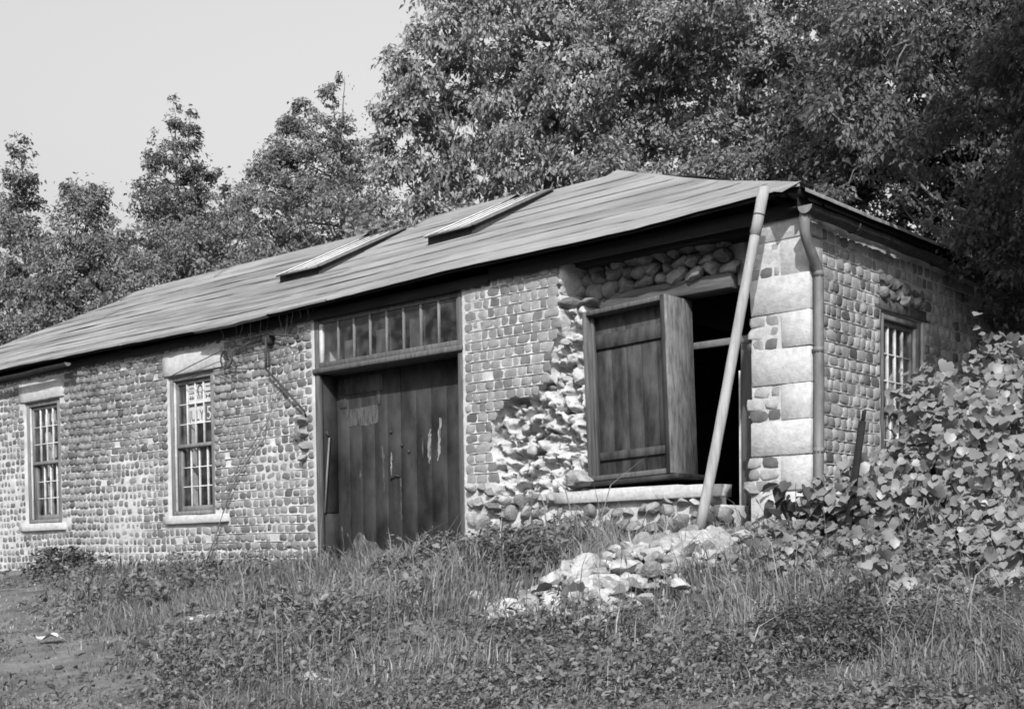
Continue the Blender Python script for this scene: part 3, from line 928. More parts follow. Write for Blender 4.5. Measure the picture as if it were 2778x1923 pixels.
for (xa_, xb_, dd_) in ((-6.33, -5.29, dl), (-5.25, -4.12, dr)):
    xs_ = np.linspace(xa_, xb_, 30)
    zt_ = -.02 + .16 * noise(xs_, xs_ * 0, None, 3.5, 401) + .08 * noise(xs_, xs_ * 0, None, 14, 402) - .12 * (xs_ + 5.8) * (xs_ > -5.8)
    lo_ = [(x, .2845, -.4) for x in xs_]; up_ = [(x, .2845, z) for x, z in zip(xs_, zt_)]
    G().add(lo_ + up_, [[[i, i + 1, 31 + i, 30 + i] for i in range(29)]]).build('scuff_mark', MT['scuff'], dd_)
for (x, z) in ((-5.25, 1.04), (-5.14, .96), (-5.43, 1.2)):
    G().tube([(x, .290, z), (x, .27, z)], .016, 8).build('bolt', MT['iron'], dr if x > -5.27 else dl)
G().tube([(-5.44, .275, .66), (-5.40, .265, .69), (-5.34, .265, .705), (-5.29, .27, .69)], .008, 5).build('latch', MT['iron'], dl)

# ---- shuttered window box standing in the broken wall
def lean(o): return o
sx0, sx1, sz0, sz1 = -2.37, -1.39, .49, 2.125
SR = Matrix.Rotation(R(-2.1), 4, 'Y')
PIV = (-1.9, .2, .49)
def sbox(name, a, b, m_, parent, ch=.005): return G().box(a, b, ch, rot=SR, piv=PIV).build(name, m_, parent)
SW = sbox('shuttered_window', (sx0, .0, sz0), (sx0 + .045, .40, sz1), MT['wood'], B)
sbox('jamb', (sx1 - .045, .0, sz0), (sx1, .43, sz1), MT['jamb'], SW)
sbox('jamb_edge', (sx1 - .06, -.012, sz0), (sx1 - .02, -.002, sz1), MT['darkwood'], SW)
sbox('head', (sx0 + .046, .0, sz1 - .045), (sx1 - .046, .40, sz1), MT['wood'], SW)
sbox('bottom_rail', (sx0 + .046, .0, sz0), (sx1 - .046, .40, sz0 + .05), MT['wood'], SW)
sbox('sub_sill', (sx0 - .04, -.03, sz0 - .05), (sx1 + .08, .42, sz0 - .008), MT['darkwood'], SW)
n = 5
pa0, pb0 = sx0 + .05, sx1 - .05
for i in range(n):
    a, b = pa0 + i * (pb0 - pa0) / n, pa0 + (i + 1) * (pb0 - pa0) / n
    sbox('plank', (a + .0008, .15 + random.uniform(-.001, .001), sz0 + .055), (b - .0008, .175, sz1 - .05), MT['shutter'], SW, .002)
sbox('batten', (pa0 + .01, .122, sz1 - .36), (pb0 - .03, .149, sz1 - .22), MT['shutter'], SW)
sbox('batten', (pa0 + .005, .122, sz0 + .20), (pb0 - .005, .149, sz0 + .28), MT['shutter'], SW)
sbox('stop_bead', (pb0 - .028, .10, sz0 + .29), (pb0 - .002, .146, sz1 - .37), MT['wood'], SW)
sbox('stop_bead', (pa0 + .001, .07, sz0 + .055), (pa0 + .02, .12, sz1 - .05), MT['wood'], SW)
# inner casing seen through the hole
IC = box('inner_casing', (-1.5, .52, 1.70), (-.6, .56, 1.765), MT['greypaint'], B)
box('side_board', (-.985, .525, -.1), (-.50, .545, 1.70), MT['wood'], IC)
box('board_edge', (-1.0, .515, .2), (-.987, .56, 1.45), MT['paint'], IC)

# ---- roof
EZ, EY = 2.735, -.25
RY, RZ = 3.0, 4.46
def sag(X):
    return np.interp(X, [-19, -13, -10, -8, -6, -4, -1.7, -.2, .2], [-.03, -.02, -.05, -.08, -.06, -.015, -.02, .035, .035])
RX0, RX1 = -15.0, -4.22
HX0, HX1 = -18.9, .06
def roofpt(X, t, lift=0.0):
    """front slope: t 0 at the eave .. 1 at the ridge"""
    Y = EY + t * (RY - EY)
    Z = EZ + t * (RZ - EZ) + sag(X) * (1 - t) + .05 * np.clip((-X - 8) / 6, 0, 1) * t
    return np.stack(np.broadcast_arrays(X, Y, Z + lift), -1)
def xr(t): return HX1 + t * (RX1 - HX1)
def xl(t): return HX0 + t * (RX0 - HX0)
# deck (boards under the roofing), rear slope and hips, closed underneath
def slab(pts_top, th):
    P = np.array(pts_top, float); n = len(P)
    Q = P - np.array([0, 0, th])
    return np.vstack([P, Q]), n
dk = G()
xs = np.linspace(0, 1, 25)
def deck_front():
    V = []
    for t in (.012, .25, .5, .75, 1):
        X = xl(t) + xs * (xr(t) - xl(t))
        V.append(roofpt(X, t, -.022))
    V = np.array(V); nT, nX = 5, 25
    top = V.reshape(-1, 3); bot = top - [0, 0, .03]
    q = [[i * nX + j, i * nX + j + 1, (i + 1) * nX + j + 1, (i + 1) * nX + j] for i in range(nT - 1) for j in range(nX - 1)]
    q2 = [[a + nT * nX for a in f[::-1]] for f in q]
    e = [[j + 1, j, j + nT * nX, j + 1 + nT * nX] for j in range(nX - 1)]
    dk.add(np.vstack([top, bot]), [q, q2, e])
deck_front()
rearY = 6.65
def tri_slab(pts):
    P = np.array(pts, float); Q = P - [0, 0, .05]; n = len(P)
    dk.add(np.vstack([P, Q]), [[list(range(n))], [[n + i for i in range(n)][::-1]], [[i, n + i, n + (i + 1) % n, (i + 1) % n] for i in range(n)]])
e1 = roofpt(np.array(HX1), 0); pk = roofpt(np.array(RX1), 1); e0 = roofpt(np.array(HX0), 0); pk0 = roofpt(np.array(RX0), 1)
tri_slab([e1 - [0, 0, .02], [HX1, rearY, EZ], pk - [0, 0, .02]])
tri_slab([e0 - [0, 0, .02], pk0 - [0, 0, .02], [HX0, rearY, EZ]])
tri_slab([[HX1, rearY, EZ], [HX0, rearY, EZ], pk0 - [0, 0, .02], pk - [0, 0, .02]])
RF = dk.build('roof', MT['eave'], B)
def strip(t0, t1, X0a, X1a, seed, hip1=False, hip0=False, name='roofing_strip', th=.007, wob=.003, par=None, lo_drop=0.0):
    """one run of roll roofing between t0 (lower edge) and t1 (tucked under the next run)"""
    nX = max(6, int((X1a - X0a) / .16)); nT = 5
    ts = np.linspace(t0, t1, nT)
    V = []
    for k, t in enumerate(ts):
        a = xl(t) if hip0 else X0a; b = xr(t) if hip1 else X1a
        X = np.linspace(a, b, nX)
        tt = t + (wob * noise(X, X * 0 + seed, None, 1.3, seed) + .5 * wob * noise(X, X * 0, None, 6, seed + 1)) * (1 if k == 0 else .3)
        if k == 0 and t0 == 0.0: tt = tt + .006 * noise(X, X * 0, None, 11, seed + 4) - .004 * (noise(X, X * 0, None, 2.7, seed + 5) > .45)
        wav = np.clip((-X - 5) / 5, .25, 1.6)
        lift = .006 + (1 - k / (nT - 1)) * th + wav * (.004 * noise(X, X * 0 + t * 9, None, 1.1, seed + 2) + .0015 * noise(X, X * 0 + t * 30, None, 4, seed + 3))
        if k == 0: lift = lift - lo_drop
        V.append(roofpt(X, tt, lift))
    V = np.array(V).reshape(-1, 3)
    low = V[:nX] - np.array([0, .0, .009 if t0 > 0 else .018])
    q = [[i * nX + j, i * nX + j + 1, (i + 1) * nX + j + 1, (i + 1) * nX + j] for i in range(nT - 1) for j in range(nX - 1)]
    e = [[j + 1, j, nT * nX + j, nT * nX + j + 1] for j in range(nX - 1)]
    return G().add(np.vstack([V, low]), [q, e]).build(name, MT['roofworn' if (X0a + X1a) / 2 < -6.3 else 'roofing'], par or RF, True)
tb_ = [0.0, .10, .215, .33, .45, .57, .69, .81, .94]
for i in range(len(tb_) - 1):
    ta_, tc_ = tb_[i], tb_[i + 1] + .03
    cuts = [xl(max(ta_, 0))]
    x = cuts[0] + random.uniform(2.5, 5)
    while x < xr(ta_) - 2.2:
        cuts.append(x); x += random.uniform(3.5, 5.5)
    cuts.append(xr(max(ta_, 0)))
    for j in range(len(cuts) - 1):
        strip(ta_, tc_, cuts[j], cuts[j + 1] + (.05 if j < len(cuts) - 2 else 0), i * 10 + j, hip1=(j == len(cuts) - 2), hip0=(j == 0))
for i, t in enumerate(tb_[1:-1]):
    X = np.linspace(xl(t) + .1, xr(t) - .05, 260)
    tt = t + .006 * noise(X, X * 0 + (i + 1) * 10, None, 1.3, (i + 1) * 10) - .003
    wd = .0023 * np.clip(.85 + np.where(X < -6, 1.3, .4) * noise(X, X * 0 + i, None, 1.1, 77) + .3 * noise(X, X * 0 + i, None, 9, 78), .04, 1.6)
    A_ = roofpt(X, tt - wd, .020); B_ = roofpt(X, tt + wd, .020); n = len(X)
    G().add(np.vstack([A_, B_]), [[[j, j + 1, n + j + 1, n + j] for j in range(n - 1)]]).build('tar_seam', MT['iron'], RF)
# ridge cap pieces
for (a, b) in ((-15.0, -12.2), (-12.2, -8.75), (-7.55, -5.85)):
    nX = 14; X = np.linspace(a, b, nX)
    r0 = roofpt(X, .925, .035); r1 = roofpt(X, 1.0, .06); r2 = r1 + [0, .3, -.14]
    r0[:, 2] += .008 * noise(X, X * 0, None, 2, 91); r1[:, 2] += .012 * noise(X, X * 0, None, 1.2, 92)
    lo = r0 - [0, .0, .03]
    V = np.vstack([r0, r1, r2, lo])
    q = [[i * nX + j, i * nX + j + 1, (i + 1) * nX + j + 1, (i + 1) * nX + j] for i in range(2) for j in range(nX - 1)] + [[j + 1, j, 3 * nX + j, 3 * nX + j + 1] for j in range(nX - 1)]
    q += [[0, nX, nX * 2, 3 * nX]]
    G().add(V, [q]).build('ridge_cap', MT['roofing'], RF, True)
# hip cap along the right hip
hp = []
for t in np.linspace(0, 1, 12): hp.append(roofpt(np.array(xr(t)), t, .026))
hp = np.array(hp); hp[:, 2] += .01 * noise(hp[:, 0], hp[:, 1], None, 2, 8)
a_ = hp + [-.10, -.12, -.088]; b_ = hp + [.12, .12, -.04]
n = len(hp)
G().add(np.vstack([a_, hp, b_]), [[[i * n + j, i * n + j + 1, (i + 1) * n + j + 1, (i + 1) * n + j] for i in range(2) for j in range(n - 1)]]).build('hip_cap', MT['roofing'], RF, True)
# roofing over the end slope, its edge showing above the gutter
for k, (ta_, tc_) in enumerate(((-.02, .3), (.27, .62), (.6, .97))):
    V = []
    for t in np.linspace(ta_, tc_, 3):
        Yv = np.linspace(EY + t * (RY - EY), rearY - t * (rearY - RY), 24)
        Xv = HX1 + t * (RX1 - HX1) + .02 * noise(Yv, Yv * 0 + k, None, 2.2, 14)
        Zv = EZ + .03 + t * (RZ - EZ) + .02 * noise(Yv, Yv * 0 + t, None, 1.5, 15)
        V.append(np.stack([Xv, Yv, Zv], 1))
    V = np.vstack(V); lo = V[:24] - [0, 0, .03]
    q = [[i * 24 + j, i * 24 + j + 1, (i + 1) * 24 + j + 1, (i + 1) * 24 + j] for i in range(2) for j in range(23)] + [[j + 1, j, 72 + j, 72 + j + 1] for j in range(23)]
    G().add(np.vstack([V, lo]), [q]).build('roofing_strip', MT['roofing'], RF, True)
# torn flap of roofing at the eave
X = np.linspace(-8.45, -6.95, 16); u = np.linspace(0, 1, 16)
up = roofpt(X, .05, .02); lo = roofpt(X, -.012, .0); lo[:, 2] += -.022 * np.sin(u * math.pi) ** .7 - .01 * noise(X, X * 0, None, 5, 3); lo[:, 1] -= .04 * np.sin(u * math.pi)
up[:, 2] += .012 * np.sin(u * math.pi * 2)
lo2 = lo + [0, .06, -.012]
G().add(np.vstack([lo, up, lo2]), [[[j, j + 1, 17 + j, 16 + j] for j in range(15)] + [[32 + j, 33 + j, j + 1, j] for j in range(15)]]).build('torn_roofing', MT['roofing'], RF, True)
# eave boards
for (a, b) in ((-18.9, -14), (-14, -10.2), (-10.2, -6.9), (-6.9, -3.6), (-3.6, -.02)):
    zs_ = float(min(sag(np.array(a)), sag(np.array(b))))
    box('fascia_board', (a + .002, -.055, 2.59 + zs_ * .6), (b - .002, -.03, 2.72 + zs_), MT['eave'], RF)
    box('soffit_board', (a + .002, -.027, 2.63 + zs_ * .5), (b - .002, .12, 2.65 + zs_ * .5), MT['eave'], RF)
box('wall_plate', (-2.6, .12, 2.58), (-.3, .42, 2.69), MT['eave'], RF)
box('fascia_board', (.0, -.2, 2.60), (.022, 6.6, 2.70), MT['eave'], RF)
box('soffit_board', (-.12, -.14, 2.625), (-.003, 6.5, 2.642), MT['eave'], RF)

# ---- skylights
def skylight(xa_, xb_, ta_, tb2):
    def P(X, t, l): return roofpt(np.array(X, float), t, l)
    lo_h, hi_h = .115, .03
    c = G()
    a0, a1, a2, a3 = P(xa_, ta_, 0), P(xb_, ta_, 0), P(xb_, tb2, 0), P(xa_, tb2, 0)
    b0, b1, b2, b3 = a0 + [0, 0, lo_h], a1 + [0, 0, lo_h], a2 + [0, 0, hi_h], a3 + [0, 0, hi_h]
    dn = np.array([0, 0, .03])
    c.add([a0 - dn, a1 - dn, a2 - dn, a3 - dn, b0, b1, b2, b3], [[[0, 1, 5, 4], [1, 2, 6, 5], [2, 3, 7, 6], [3, 0, 4, 7]]])
    SKY = c.build('skylight', MT['darkwood'], B)
    def Q(u, v, l): # on the sash plane
        p = b0 + (b1 - b0) * u + (b3 - b0) * v
        return p + np.array([0, -.47, .88]) * l
    def bar_(u0, u1, v0, v1, l0, l1, nm, m_):
        V = [Q(u, v, l) for l in (l0, l1) for (u, v) in ((u0, v0), (u1, v0), (u1, v1), (u0, v1))]
        return G().add(V, [[[3, 2, 1, 0], [4, 5, 6, 7], [0, 1, 5, 4], [1, 2, 6, 5], [2, 3, 7, 6], [3, 0, 4, 7]]]).build(nm, m_, SKY)
    bar_(-.035, .03, -.03, 1.0, .0, .024, 'sash_stile', MT['paint']); bar_(.965, 1.03, -.03, 1.0, .0, .024, 'sash_stile', MT['greypaint'])
    bar_(.03, .965, -.05, .02, .0, .022, 'sash_rail', MT['greypaint']); bar_(.03, .965, .93, 1.0, .0, .024, 'sash_rail', MT['greypaint'])
    for i in range(1, 4):
        u = .05 + .9 * i / 4
        bar_(u - .024, u + .024, -.02, .95, .004, .0225, 'glazing_bar', MT['whitebar'])
    for i in range(4):
        for j in range(3):
            u0, u1 = .05 + .9 * i / 4, .05 + .9 * (i + 1) / 4
            v0, v1 = .03 + .9 * j / 3, .03 + .9 * (j + 1) / 3
            G().quad(Q(u0, v0, .019), Q(u1, v0, .019), Q(u1, v1, .017), Q(u0, v1, .017)).build('pane', MT['skyglass'], SKY)
    box('backing', (xa_ + .02, -.0 + float(a0[1]) + .02, float(a0[2]) - .02), (xa_ + .03, float(a0[1]) + .03, float(a0[2]) - .01), MT['inside'], SKY)
    return SKY
skylight(-8.60, -7.72, .46, .93)
skylight(-5.84, -5.04, .485, .925)

# ---- gutters and downpipe
def gutter(name, p0, p1, r, n=8, seg=10):
    p0 = np.array(p0, float); p1 = np.array(p1, float)
    d = p1 - p0; L = np.linalg.norm(d); d /= L
    sdv = np.cross(d, [0, 0, 1]); sdv /= np.linalg.norm(sdv)
    th = np.linspace(math.pi, 2 * math.pi, n)
    V = []
    for k in range(seg + 1):
        c = p0 + (p1 - p0) * k / seg + np.array([0, 0, -.006 * math.sin(k * 2.1)])
        for rr in (r, r - .006):
            for t in th: V.append(c + rr * math.cos(t) * sdv + np.array([0, 0, rr * math.sin(t)]))
    q = []
    m2 = 2 * n
    for k in range(seg):
        for j in range(n - 1):
            q.append([k * m2 + j, k * m2 + j + 1, (k + 1) * m2 + j + 1, (k + 1) * m2 + j])
            q.append([k * m2 + n + j + 1, k * m2 + n + j, (k + 1) * m2 + n + j, (k + 1) * m2 + n + j + 1])
        for j in (0, n - 1):
            q.append([k * m2 + j, (k + 1) * m2 + j, (k + 1) * m2 + n + j, k * m2 + n + j])
    g_ = G().add(V, [q])
    o = g_.build(name, MT['iron'], B, True)
    for c, s in ((p0, 1), (p1, -1)):
        Vc = [c] + [c + r * math.cos(t) * sdv + np.array([0, 0, r * math.sin(t)]) for t in th]
        f = [[0, i, i + 1] for i in range(1, n)]
        G().add(Vc, [f if s > 0 else [x[::-1] for x in f]]).build('end_cap', MT['zinc'], o)
    for k in range(4):
        c = p0 + (p1 - p0) * (k + .5) / 4
        G().tube([c + r * math.cos(t) * sdv * 1.06 + np.array([0, 0, r * math.sin(t) * 1.06]) for t in th], .006, 4).build('gutter_hook', MT['iron'], o)
    return o
gutter('gutter', (.13, -.30, 2.585), (.13, 6.5, 2.56), .065, seg=24)
gutter('gutter', (-18.5, -.235, 2.565), (-11.55, -.235, 2.605), .05, seg=12)
# corrugated pipe: outlet, elbow, long straight run
def flute(P, r, n=16, amp=.12):
    P = np.asarray(P, float); k = len(P)
    T = np.gradient(P, axis=0); T /= np.linalg.norm(T, axis=1)[:, None]
    ref = np.array([0, 1., 0])
    V = []
    for i in range(k):
        a = np.cross(T[i], ref); a /= np.linalg.norm(a); b = np.cross(T[i], a)
        th = np.arange(n) * 2 * math.pi / n
        rr = (r[i] if hasattr(r, '__len__') else r) * (1 + amp * np.cos(np.arange(n) * math.pi))
        V.append(P[i] + rr[:, None] * (np.cos(th)[:, None] * a + np.sin(th)[:, None] * b))
    V = np.concatenate(V)
    q = [[i * n + j, i * n + (j + 1) % n, (i + 1) * n + (j + 1) % n, (i + 1) * n + j] for i in range(k - 1) for j in range(n)]
    return G().add(V, [q])
DP = flute([(.075, .025, 2.10), (.078, .025, 1.2), (.075, .02, .5), (.075, .02, -.2)], .041).build('downpipe', MT['zinc'], B)
el = np.array([(.10, -.23, 2.55), (.095, -.24, 2.47), (.09, -.23, 2.40), (.085, -.19, 2.34), (.08, -.11, 2.25), (.077, -.03, 2.17), (.075, .02, 2.12), (.075, .025, 2.06)])
flute(el, [.045, .045, .042, .04, .04, .04, .04, .041], 16, .10).build('elbow', MT['zinc'], DP)
for z in (2.09, 1.46, .62):
    G().tube([(.076, .024, z - .022), (.076, .024, z + .022)], .046, 14).build('joint_band', MT['zinc'], DP, True)
box('bracket', (.02, .0, 1.44), (.06, .05, 1.47), MT['iron'], DP)

# ------------------------------------------------------------------ things leaning on or fixed to the building
pp0, pp1 = np.array([-.575, -.80, -.03]), np.array([-.205, -.37, 2.775])
PB = empty('prop_pole', pp0, 'long pale round pole leaning up to the roof corner to prop the eave', 'pole')
u = np.linspace(0, .90, 14)[:, None]
ax_ = pp0 + (pp1 - pp0) * u
ax_ = ax_ + np.stack([.012 * np.sin(u[:, 0] * 5) * (1 - u[:, 0] / .9), 0 * u[:, 0], 0 * u[:, 0]], 1)
G().tube(ax_, .045 - .004 * u[:, 0] + .001 * np.sin(u[:, 0] * 40), 14).build('shaft', MT['pole'], PB, True)
G().tube([pp0 + (pp1 - pp0) * t for t in (.86, .90, .95, 1.0)], [.0455, .0455, .047, .047], 14).build('sleeve', MT['pole'], PB, True)
for t in (.92,): G().tube([pp0 + (pp1 - pp0) * (t - .002), pp0 + (pp1 - pp0) * (t + .002)], .0468, 14).build('band', MT['darkwood'], PB, True)

def wheel():
    c = np.array([-7.95, -.13, 2.265]); r = .115
    W_ = empty('spoked_wheel', c, 'small spoked iron wheel hung on wires beside the middle lintel', 'wheel')
    th = np.linspace(0, 2 * math.pi, 29)
    G().tube([c + r * np.array([math.cos(t), .0, math.sin(t)]) for t in th], .012, 6, cap=False).build('rim', MT['iron'], W_, True)
    G().tube([c - [0, .03, 0], c + [0, .03, 0]], .016, 8).build('hub', MT['iron'], W_, True)
    for k in range(12):
        t = 2 * math.pi * k / 12 + .1
        G().tube([c, c + (r - .005) * np.array([math.cos(t), 0, math.sin(t)])], .0022, 4).build('spoke', MT['iron'], W_)
    return W_
wheel()
WR = empty('guy_wire', (-7.2, -.1, 2.06), 'pair of thin wires stretched along the wall past the spoked wheel', 'wire')
G().tube([(-9.30, -.05, 2.19), (-8.7, -.10, 2.28), (-8.06, -.13, 2.375)], .006, 5).build('wire', MT['iron'], WR)
G().tube([(-7.84, -.13, 2.33), (-7.5, -.10, 2.43), (-7.24, -.03, 2.46)], .004, 5).build('wire', MT['deadstem'], WR)
G().tube([(-9.33, -.05, 2.17), (-8.6, -.10, 2.14), (-7.95, -.12, 2.145), (-7.17, -.14, 2.06)], .006, 5).build('wire', MT['iron'], WR)
BR = empty('iron_bracket', (-7.17, 0, 2.46), 'bent iron sign bracket on the cobble wall left of the door', 'bracket')
G().tube([(-7.17, .02, 2.475), (-7.155, -.10, 2.47), (-6.56, -.14, 2.375)], .013, 6).build('arm', MT['iron'], BR)
G().tube([(-7.19, -.10, 2.44), (-7.185, -.11, 2.25), (-7.18, -.12, 2.06)], .016, 6).build('post', MT['iron'], BR)
G().tube([(-7.18, -.12, 2.06), (-6.85, -.11, 1.79), (-6.5, -.10, 1.50), (-6.56, -.02, 1.44)], .014, 6).build('brace', MT['iron'], BR)
box('fixing_block', (-7.26, -.11, 2.36), (-7.13, .02, 2.47), MT['darkwood'], BR)
box('arm_tip', (-6.60, -.16, 2.34), (-6.54, -.12, 2.39), MT['iron'], BR)
IR = empty('iron_rod', (-6.36, .06, .30), 'thin pale iron rod leaning in the door reveal', 'rod')
G().tube([(-6.345, .06, .31), (-6.34, .10, .8), (-6.335, .14, 1.22)], .012, 6).build('shaft', MT['zinc'], IR)
G().tube([(-6.345, .10, 1.26), (-6.335, .14, 1.2)], .018, 6).build('hook', MT['iron'], IR)

ST = empty('wooden_stake', (.62, -.62, -.2), 'dark leaning wooden stake in front of the end wall', 'stake')
G().box((.605, -.60, -.3), (.66, -.57, .78), .006, rot=Matrix.Rotation(R(-3), 4, 'X') @ Matrix.Rotation(R(7), 4, 'Y'), piv=(.63, -.58, -.15)).build('shaft', MT['eave'], ST)
G().box((.625, -.60, .781), (.655, -.58, .86), .004, rot=Matrix.Rotation(R(-3), 4, 'X') @ Matrix.Rotation(R(7), 4, 'Y'), piv=(.63, -.58, -.15)).build('split_tip', MT['eave'], ST)

# dead vine on the wall
DV = empty('dead_vine', (-8.45, -.03, -.2), 'bare dead vine climbing the cobble wall left of the door', 'vine')
def wob(P, a, seed, k=4):
    P = np.asarray(P, float)
    t = np.linspace(0, 1, len(P)); tt = np.linspace(0, 1, len(P) * k)
    Q = np.stack([np.interp(tt, t, P[:, i]) for i in range(3)], 1)
    return Q + a * np.stack([noise(tt * 9, tt * 0 + seed, None, 2, seed + i) for i in range(3)], 1)
for nm, P_, r_ in (('stem', [(-8.45, -.22), (-8.19, .39), (-8.04, .72), (-7.8, .98), (-7.48, 1.24), (-7.29, 1.41), (-6.95, 1.86), (-6.73, 2.18), (-6.52, 2.47), (-6.36, 2.68)], .010),
                   ('stem', [(-8.55, -.25), (-7.95, .74), (-7.67, .98), (-7.33, 1.25), (-7.2, 1.49), (-7.18, 1.81), (-7.0, 2.2), (-6.80, 2.6)], .012),
                   ('stem', [(-7.05, 1.95), (-6.9, 2.2), (-6.85, 2.45), (-6.62, 2.7)], .007), ('stem', [(-7.33, 2.3), (-7.2, 2.62), (-7.22, 2.75)], .006)):
    Q = wob([(x, -.055, z) for x, z in P_], .02, random.randrange(99))
    Q[:, 1] = np.minimum(Q[:, 1], -.04)
    G().tube(Q, np.linspace(r_, r_ * .5, len(Q)) * .72, 5).build(nm, MT['deadstem'], DV)
for (xa_, za_, xb_, zb2) in ((-8.11, 2.55, -8.04, 2.66), (-7.85, 2.5, -7.72, 2.68), (-7.79, 2.52, -7.56, 2.7), (-7.55, 2.5, -7.43, 2.68), (-7.39, 2.41, -7.21, 2.66), (-6.95, 2.52, -6.9, 2.7), (-6.85, 2.5, -6.72, 2.7), (-6.78, 2.55, -6.6, 2.72), (-6.6, 2.6, -6.5, 2.74), (-6.45, 2.6, -6.38, 2.7)):
    Q = wob([(xa_, -.05, za_), ((xa_ + xb_) / 2, -.09, (za_ + zb2) / 2), (xb_, -.16, zb2)], .012, random.randrange(99), 3)
    G().tube(Q, np.linspace(.008, .003, len(Q)), 4).build('twig', MT['deadstem'], DV)

# ------------------------------------------------------------------ fallen rubble
def rub(x, y, w, h, d, tone, label, vi=None, z=None, group='stones fallen from the broken wall'):
    zz = float(terrain(x, y)) + h * .30 if z is None else z
    o = chunk_obj('rubble_stone', None, (x, y, zz), (w, d, h), (random.uniform(-.3, .3), random.uniform(-.3, .3), random.uniform(0, 6.3)), tone, vi)
    tag(o, label, 'stone', group)
    return o
rub(-.95, -.80, .34, .24, .24, .42, 'large rounded grey stone on top of the rubble heap left of the pole foot', 0)
rub(-.42, -.80, .30, .26, .24, .44, 'large pale angular stone on top of the rubble heap right of the pole foot', 3)
rub(-.82, -1.30, .44, .22, .26, .40, 'long grey slab tilted at the upper left of the rubble heap', 6)
rub(-.88, -1.85, .36, .17, .22, .62, 'long white mortar lump at the left edge of the rubble heap', 9)
rub(-.02, -2.85, .50, .20, .28, .64, 'long white mortar lump at the lower end of the rubble heap', 12)
rub(-.58, -2.45, .26, .22, .22, .45, 'squat grey stone leaning beside the weed at the left edge of the rubble heap', 4)
rub(-.12, -.55, .22, .15, .18, .42, 'rounded stone lying against the corner quoin at the back of the heap', 1)
pts = []
for k in range(900):
    t = random.random()
    cx_ = -.42 + .34 * t + random.uniform(-.52, .52) * (1 - .15 * t)
    cy_ = -.72 - 2.6 * t + random.uniform(-.2, .2)
    w = random.choice((.08, .10, .12, .16, .22)) * random.uniform(.85, 1.2)
    if all((cx_ - a) ** 2 + (cy_ - b) ** 2 > ((w + c) * .36) ** 2 for a, b, c in pts):
        pts.append((cx_, cy_, w))
for (a, b, w) in pts[:200]:
    t = random.choice((.24, .34, .44, .52, .56, .4, .5))
    rub(a, b, w * random.uniform(.9, 1.3), w * random.uniform(.6, .9), w, t, 'pale broken stone in the fallen rubble heap below the prop pole', z=float(terrain(a, b)) + w * .28 + random.uniform(0, .05))
for k in range(70):
    t = random.random()
    a = -.46 + .32 * t + random.gauss(0, .22); b = -.62 - 2.2 * t + random.gauss(0, .12)
    w = random.choice((.08, .1, .13, .17)) * random.uniform(.8, 1.2)
    rub(a, b, w * random.uniform(.9, 1.3), w * random.uniform(.6, .9), w, random.choice((.26, .36, .46, .52)), 'pale broken stone in the fallen rubble heap below the prop pole', z=float(terrain(a, b)) + w * .3 + .09)
for k in range(26):
    a, b = random.uniform(-1.15, -.15), random.uniform(-.62, -.15)
    w = random.choice((.1, .13, .17, .2)) * random.uniform(.85, 1.2)
    rub(a, b, w * 1.15, w * .7, w, random.choice((.2, .28, .36, .44)), 'grey stone in the rubble between the prop pole and the broken wall', z=float(terrain(a, b)) + w * .28)
for (a, b, w) in ((-1.15, -2.9, .14), (-1.0, -3.0, .1), (-.85, -3.15, .12), (-.7, -3.3, .16), (-.62, -3.25, .1), (-.52, -3.4, .11), (-.8, -3.35, .08), (-.75, -3.05, .09)):
    rub(a, b, w, w * .7, w, .6, 'small white stone trailing off the foot of the rubble heap into the grass', z=float(terrain(a, b)) + .05)
for k in range(13):
    a = -3.95 + .62 * k / 12 + random.uniform(-.06, .06); b = -3.60 + .5 * k / 12 + random.uniform(-.06, .06)
    w = random.uniform(.06, .11)
    rub(a, b, w, w * .7, w, .6, 'small white stone in the little scatter on the left lawn', z=float(terrain(a, b)) + .07, group='white stones scattered on the left lawn')
rub(-1.65, -4.6, .16, .07, .1, .55, 'flat pale stone in the short grass near the left foreground', 2)
rub(-.33, -5.12, .16, .11, .12, .5, 'pale stone at the bottom edge of the picture beside a dark hollow', 5)
rub(-.15, -5.2, .12, .08, .1, .45, 'small pale stone next to the dark hollow at the bottom edge', 7)
CRUMB = [chunk(1, seed=500 + i, cuts=1) for i in range(4)]
cr = G()
for k in range(1500):
    t = random.random() ** .8
    a = -.46 + .34 * t + random.gauss(0, .28); b = -.7 - 2.7 * t + random.gauss(0, .14)
    if b > -.1: continue
    s = random.uniform(.015, .06)
    V, F = CRUMB[random.randrange(4)]
    cr.add(V * s * np.array([1.2, 1, .8]) + [a, b, float(terrain(a, b)) + s * .3 + .015], [F])
tag(cr.build('rubble', MT['crumb'], None, loc=(0, 0, 0)), 'loose mortar crumbs and pebbles between the fallen stones', None, None, 'stuff')
for (a, b, s, lb) in ((-4.85, -4.28, .17, 'crumpled white paper scrap lying nearest in the short grass at left'), (-6.5, -3.15, .13, 'narrow white paper scrap farther back on the left lawn')):
    z = float(terrain(a, b)) + .06
    xs_ = np.linspace(-1, 1, 6); V = []
    for i, x in enumerate(xs_):
        for y in (-.4, 0, .4): V.append((a + x * s, b + y * s, z + .03 * math.sin(x * 3 + y * 4) + .02 * abs(y)))
    q = [[i * 3 + j, (i + 1) * 3 + j, (i + 1) * 3 + j + 1, i * 3 + j + 1] for i in range(5) for j in range(2)]
    tag(G().add(V, [q]).build('paper_scrap', MT['paper'], None), lb, 'paper')

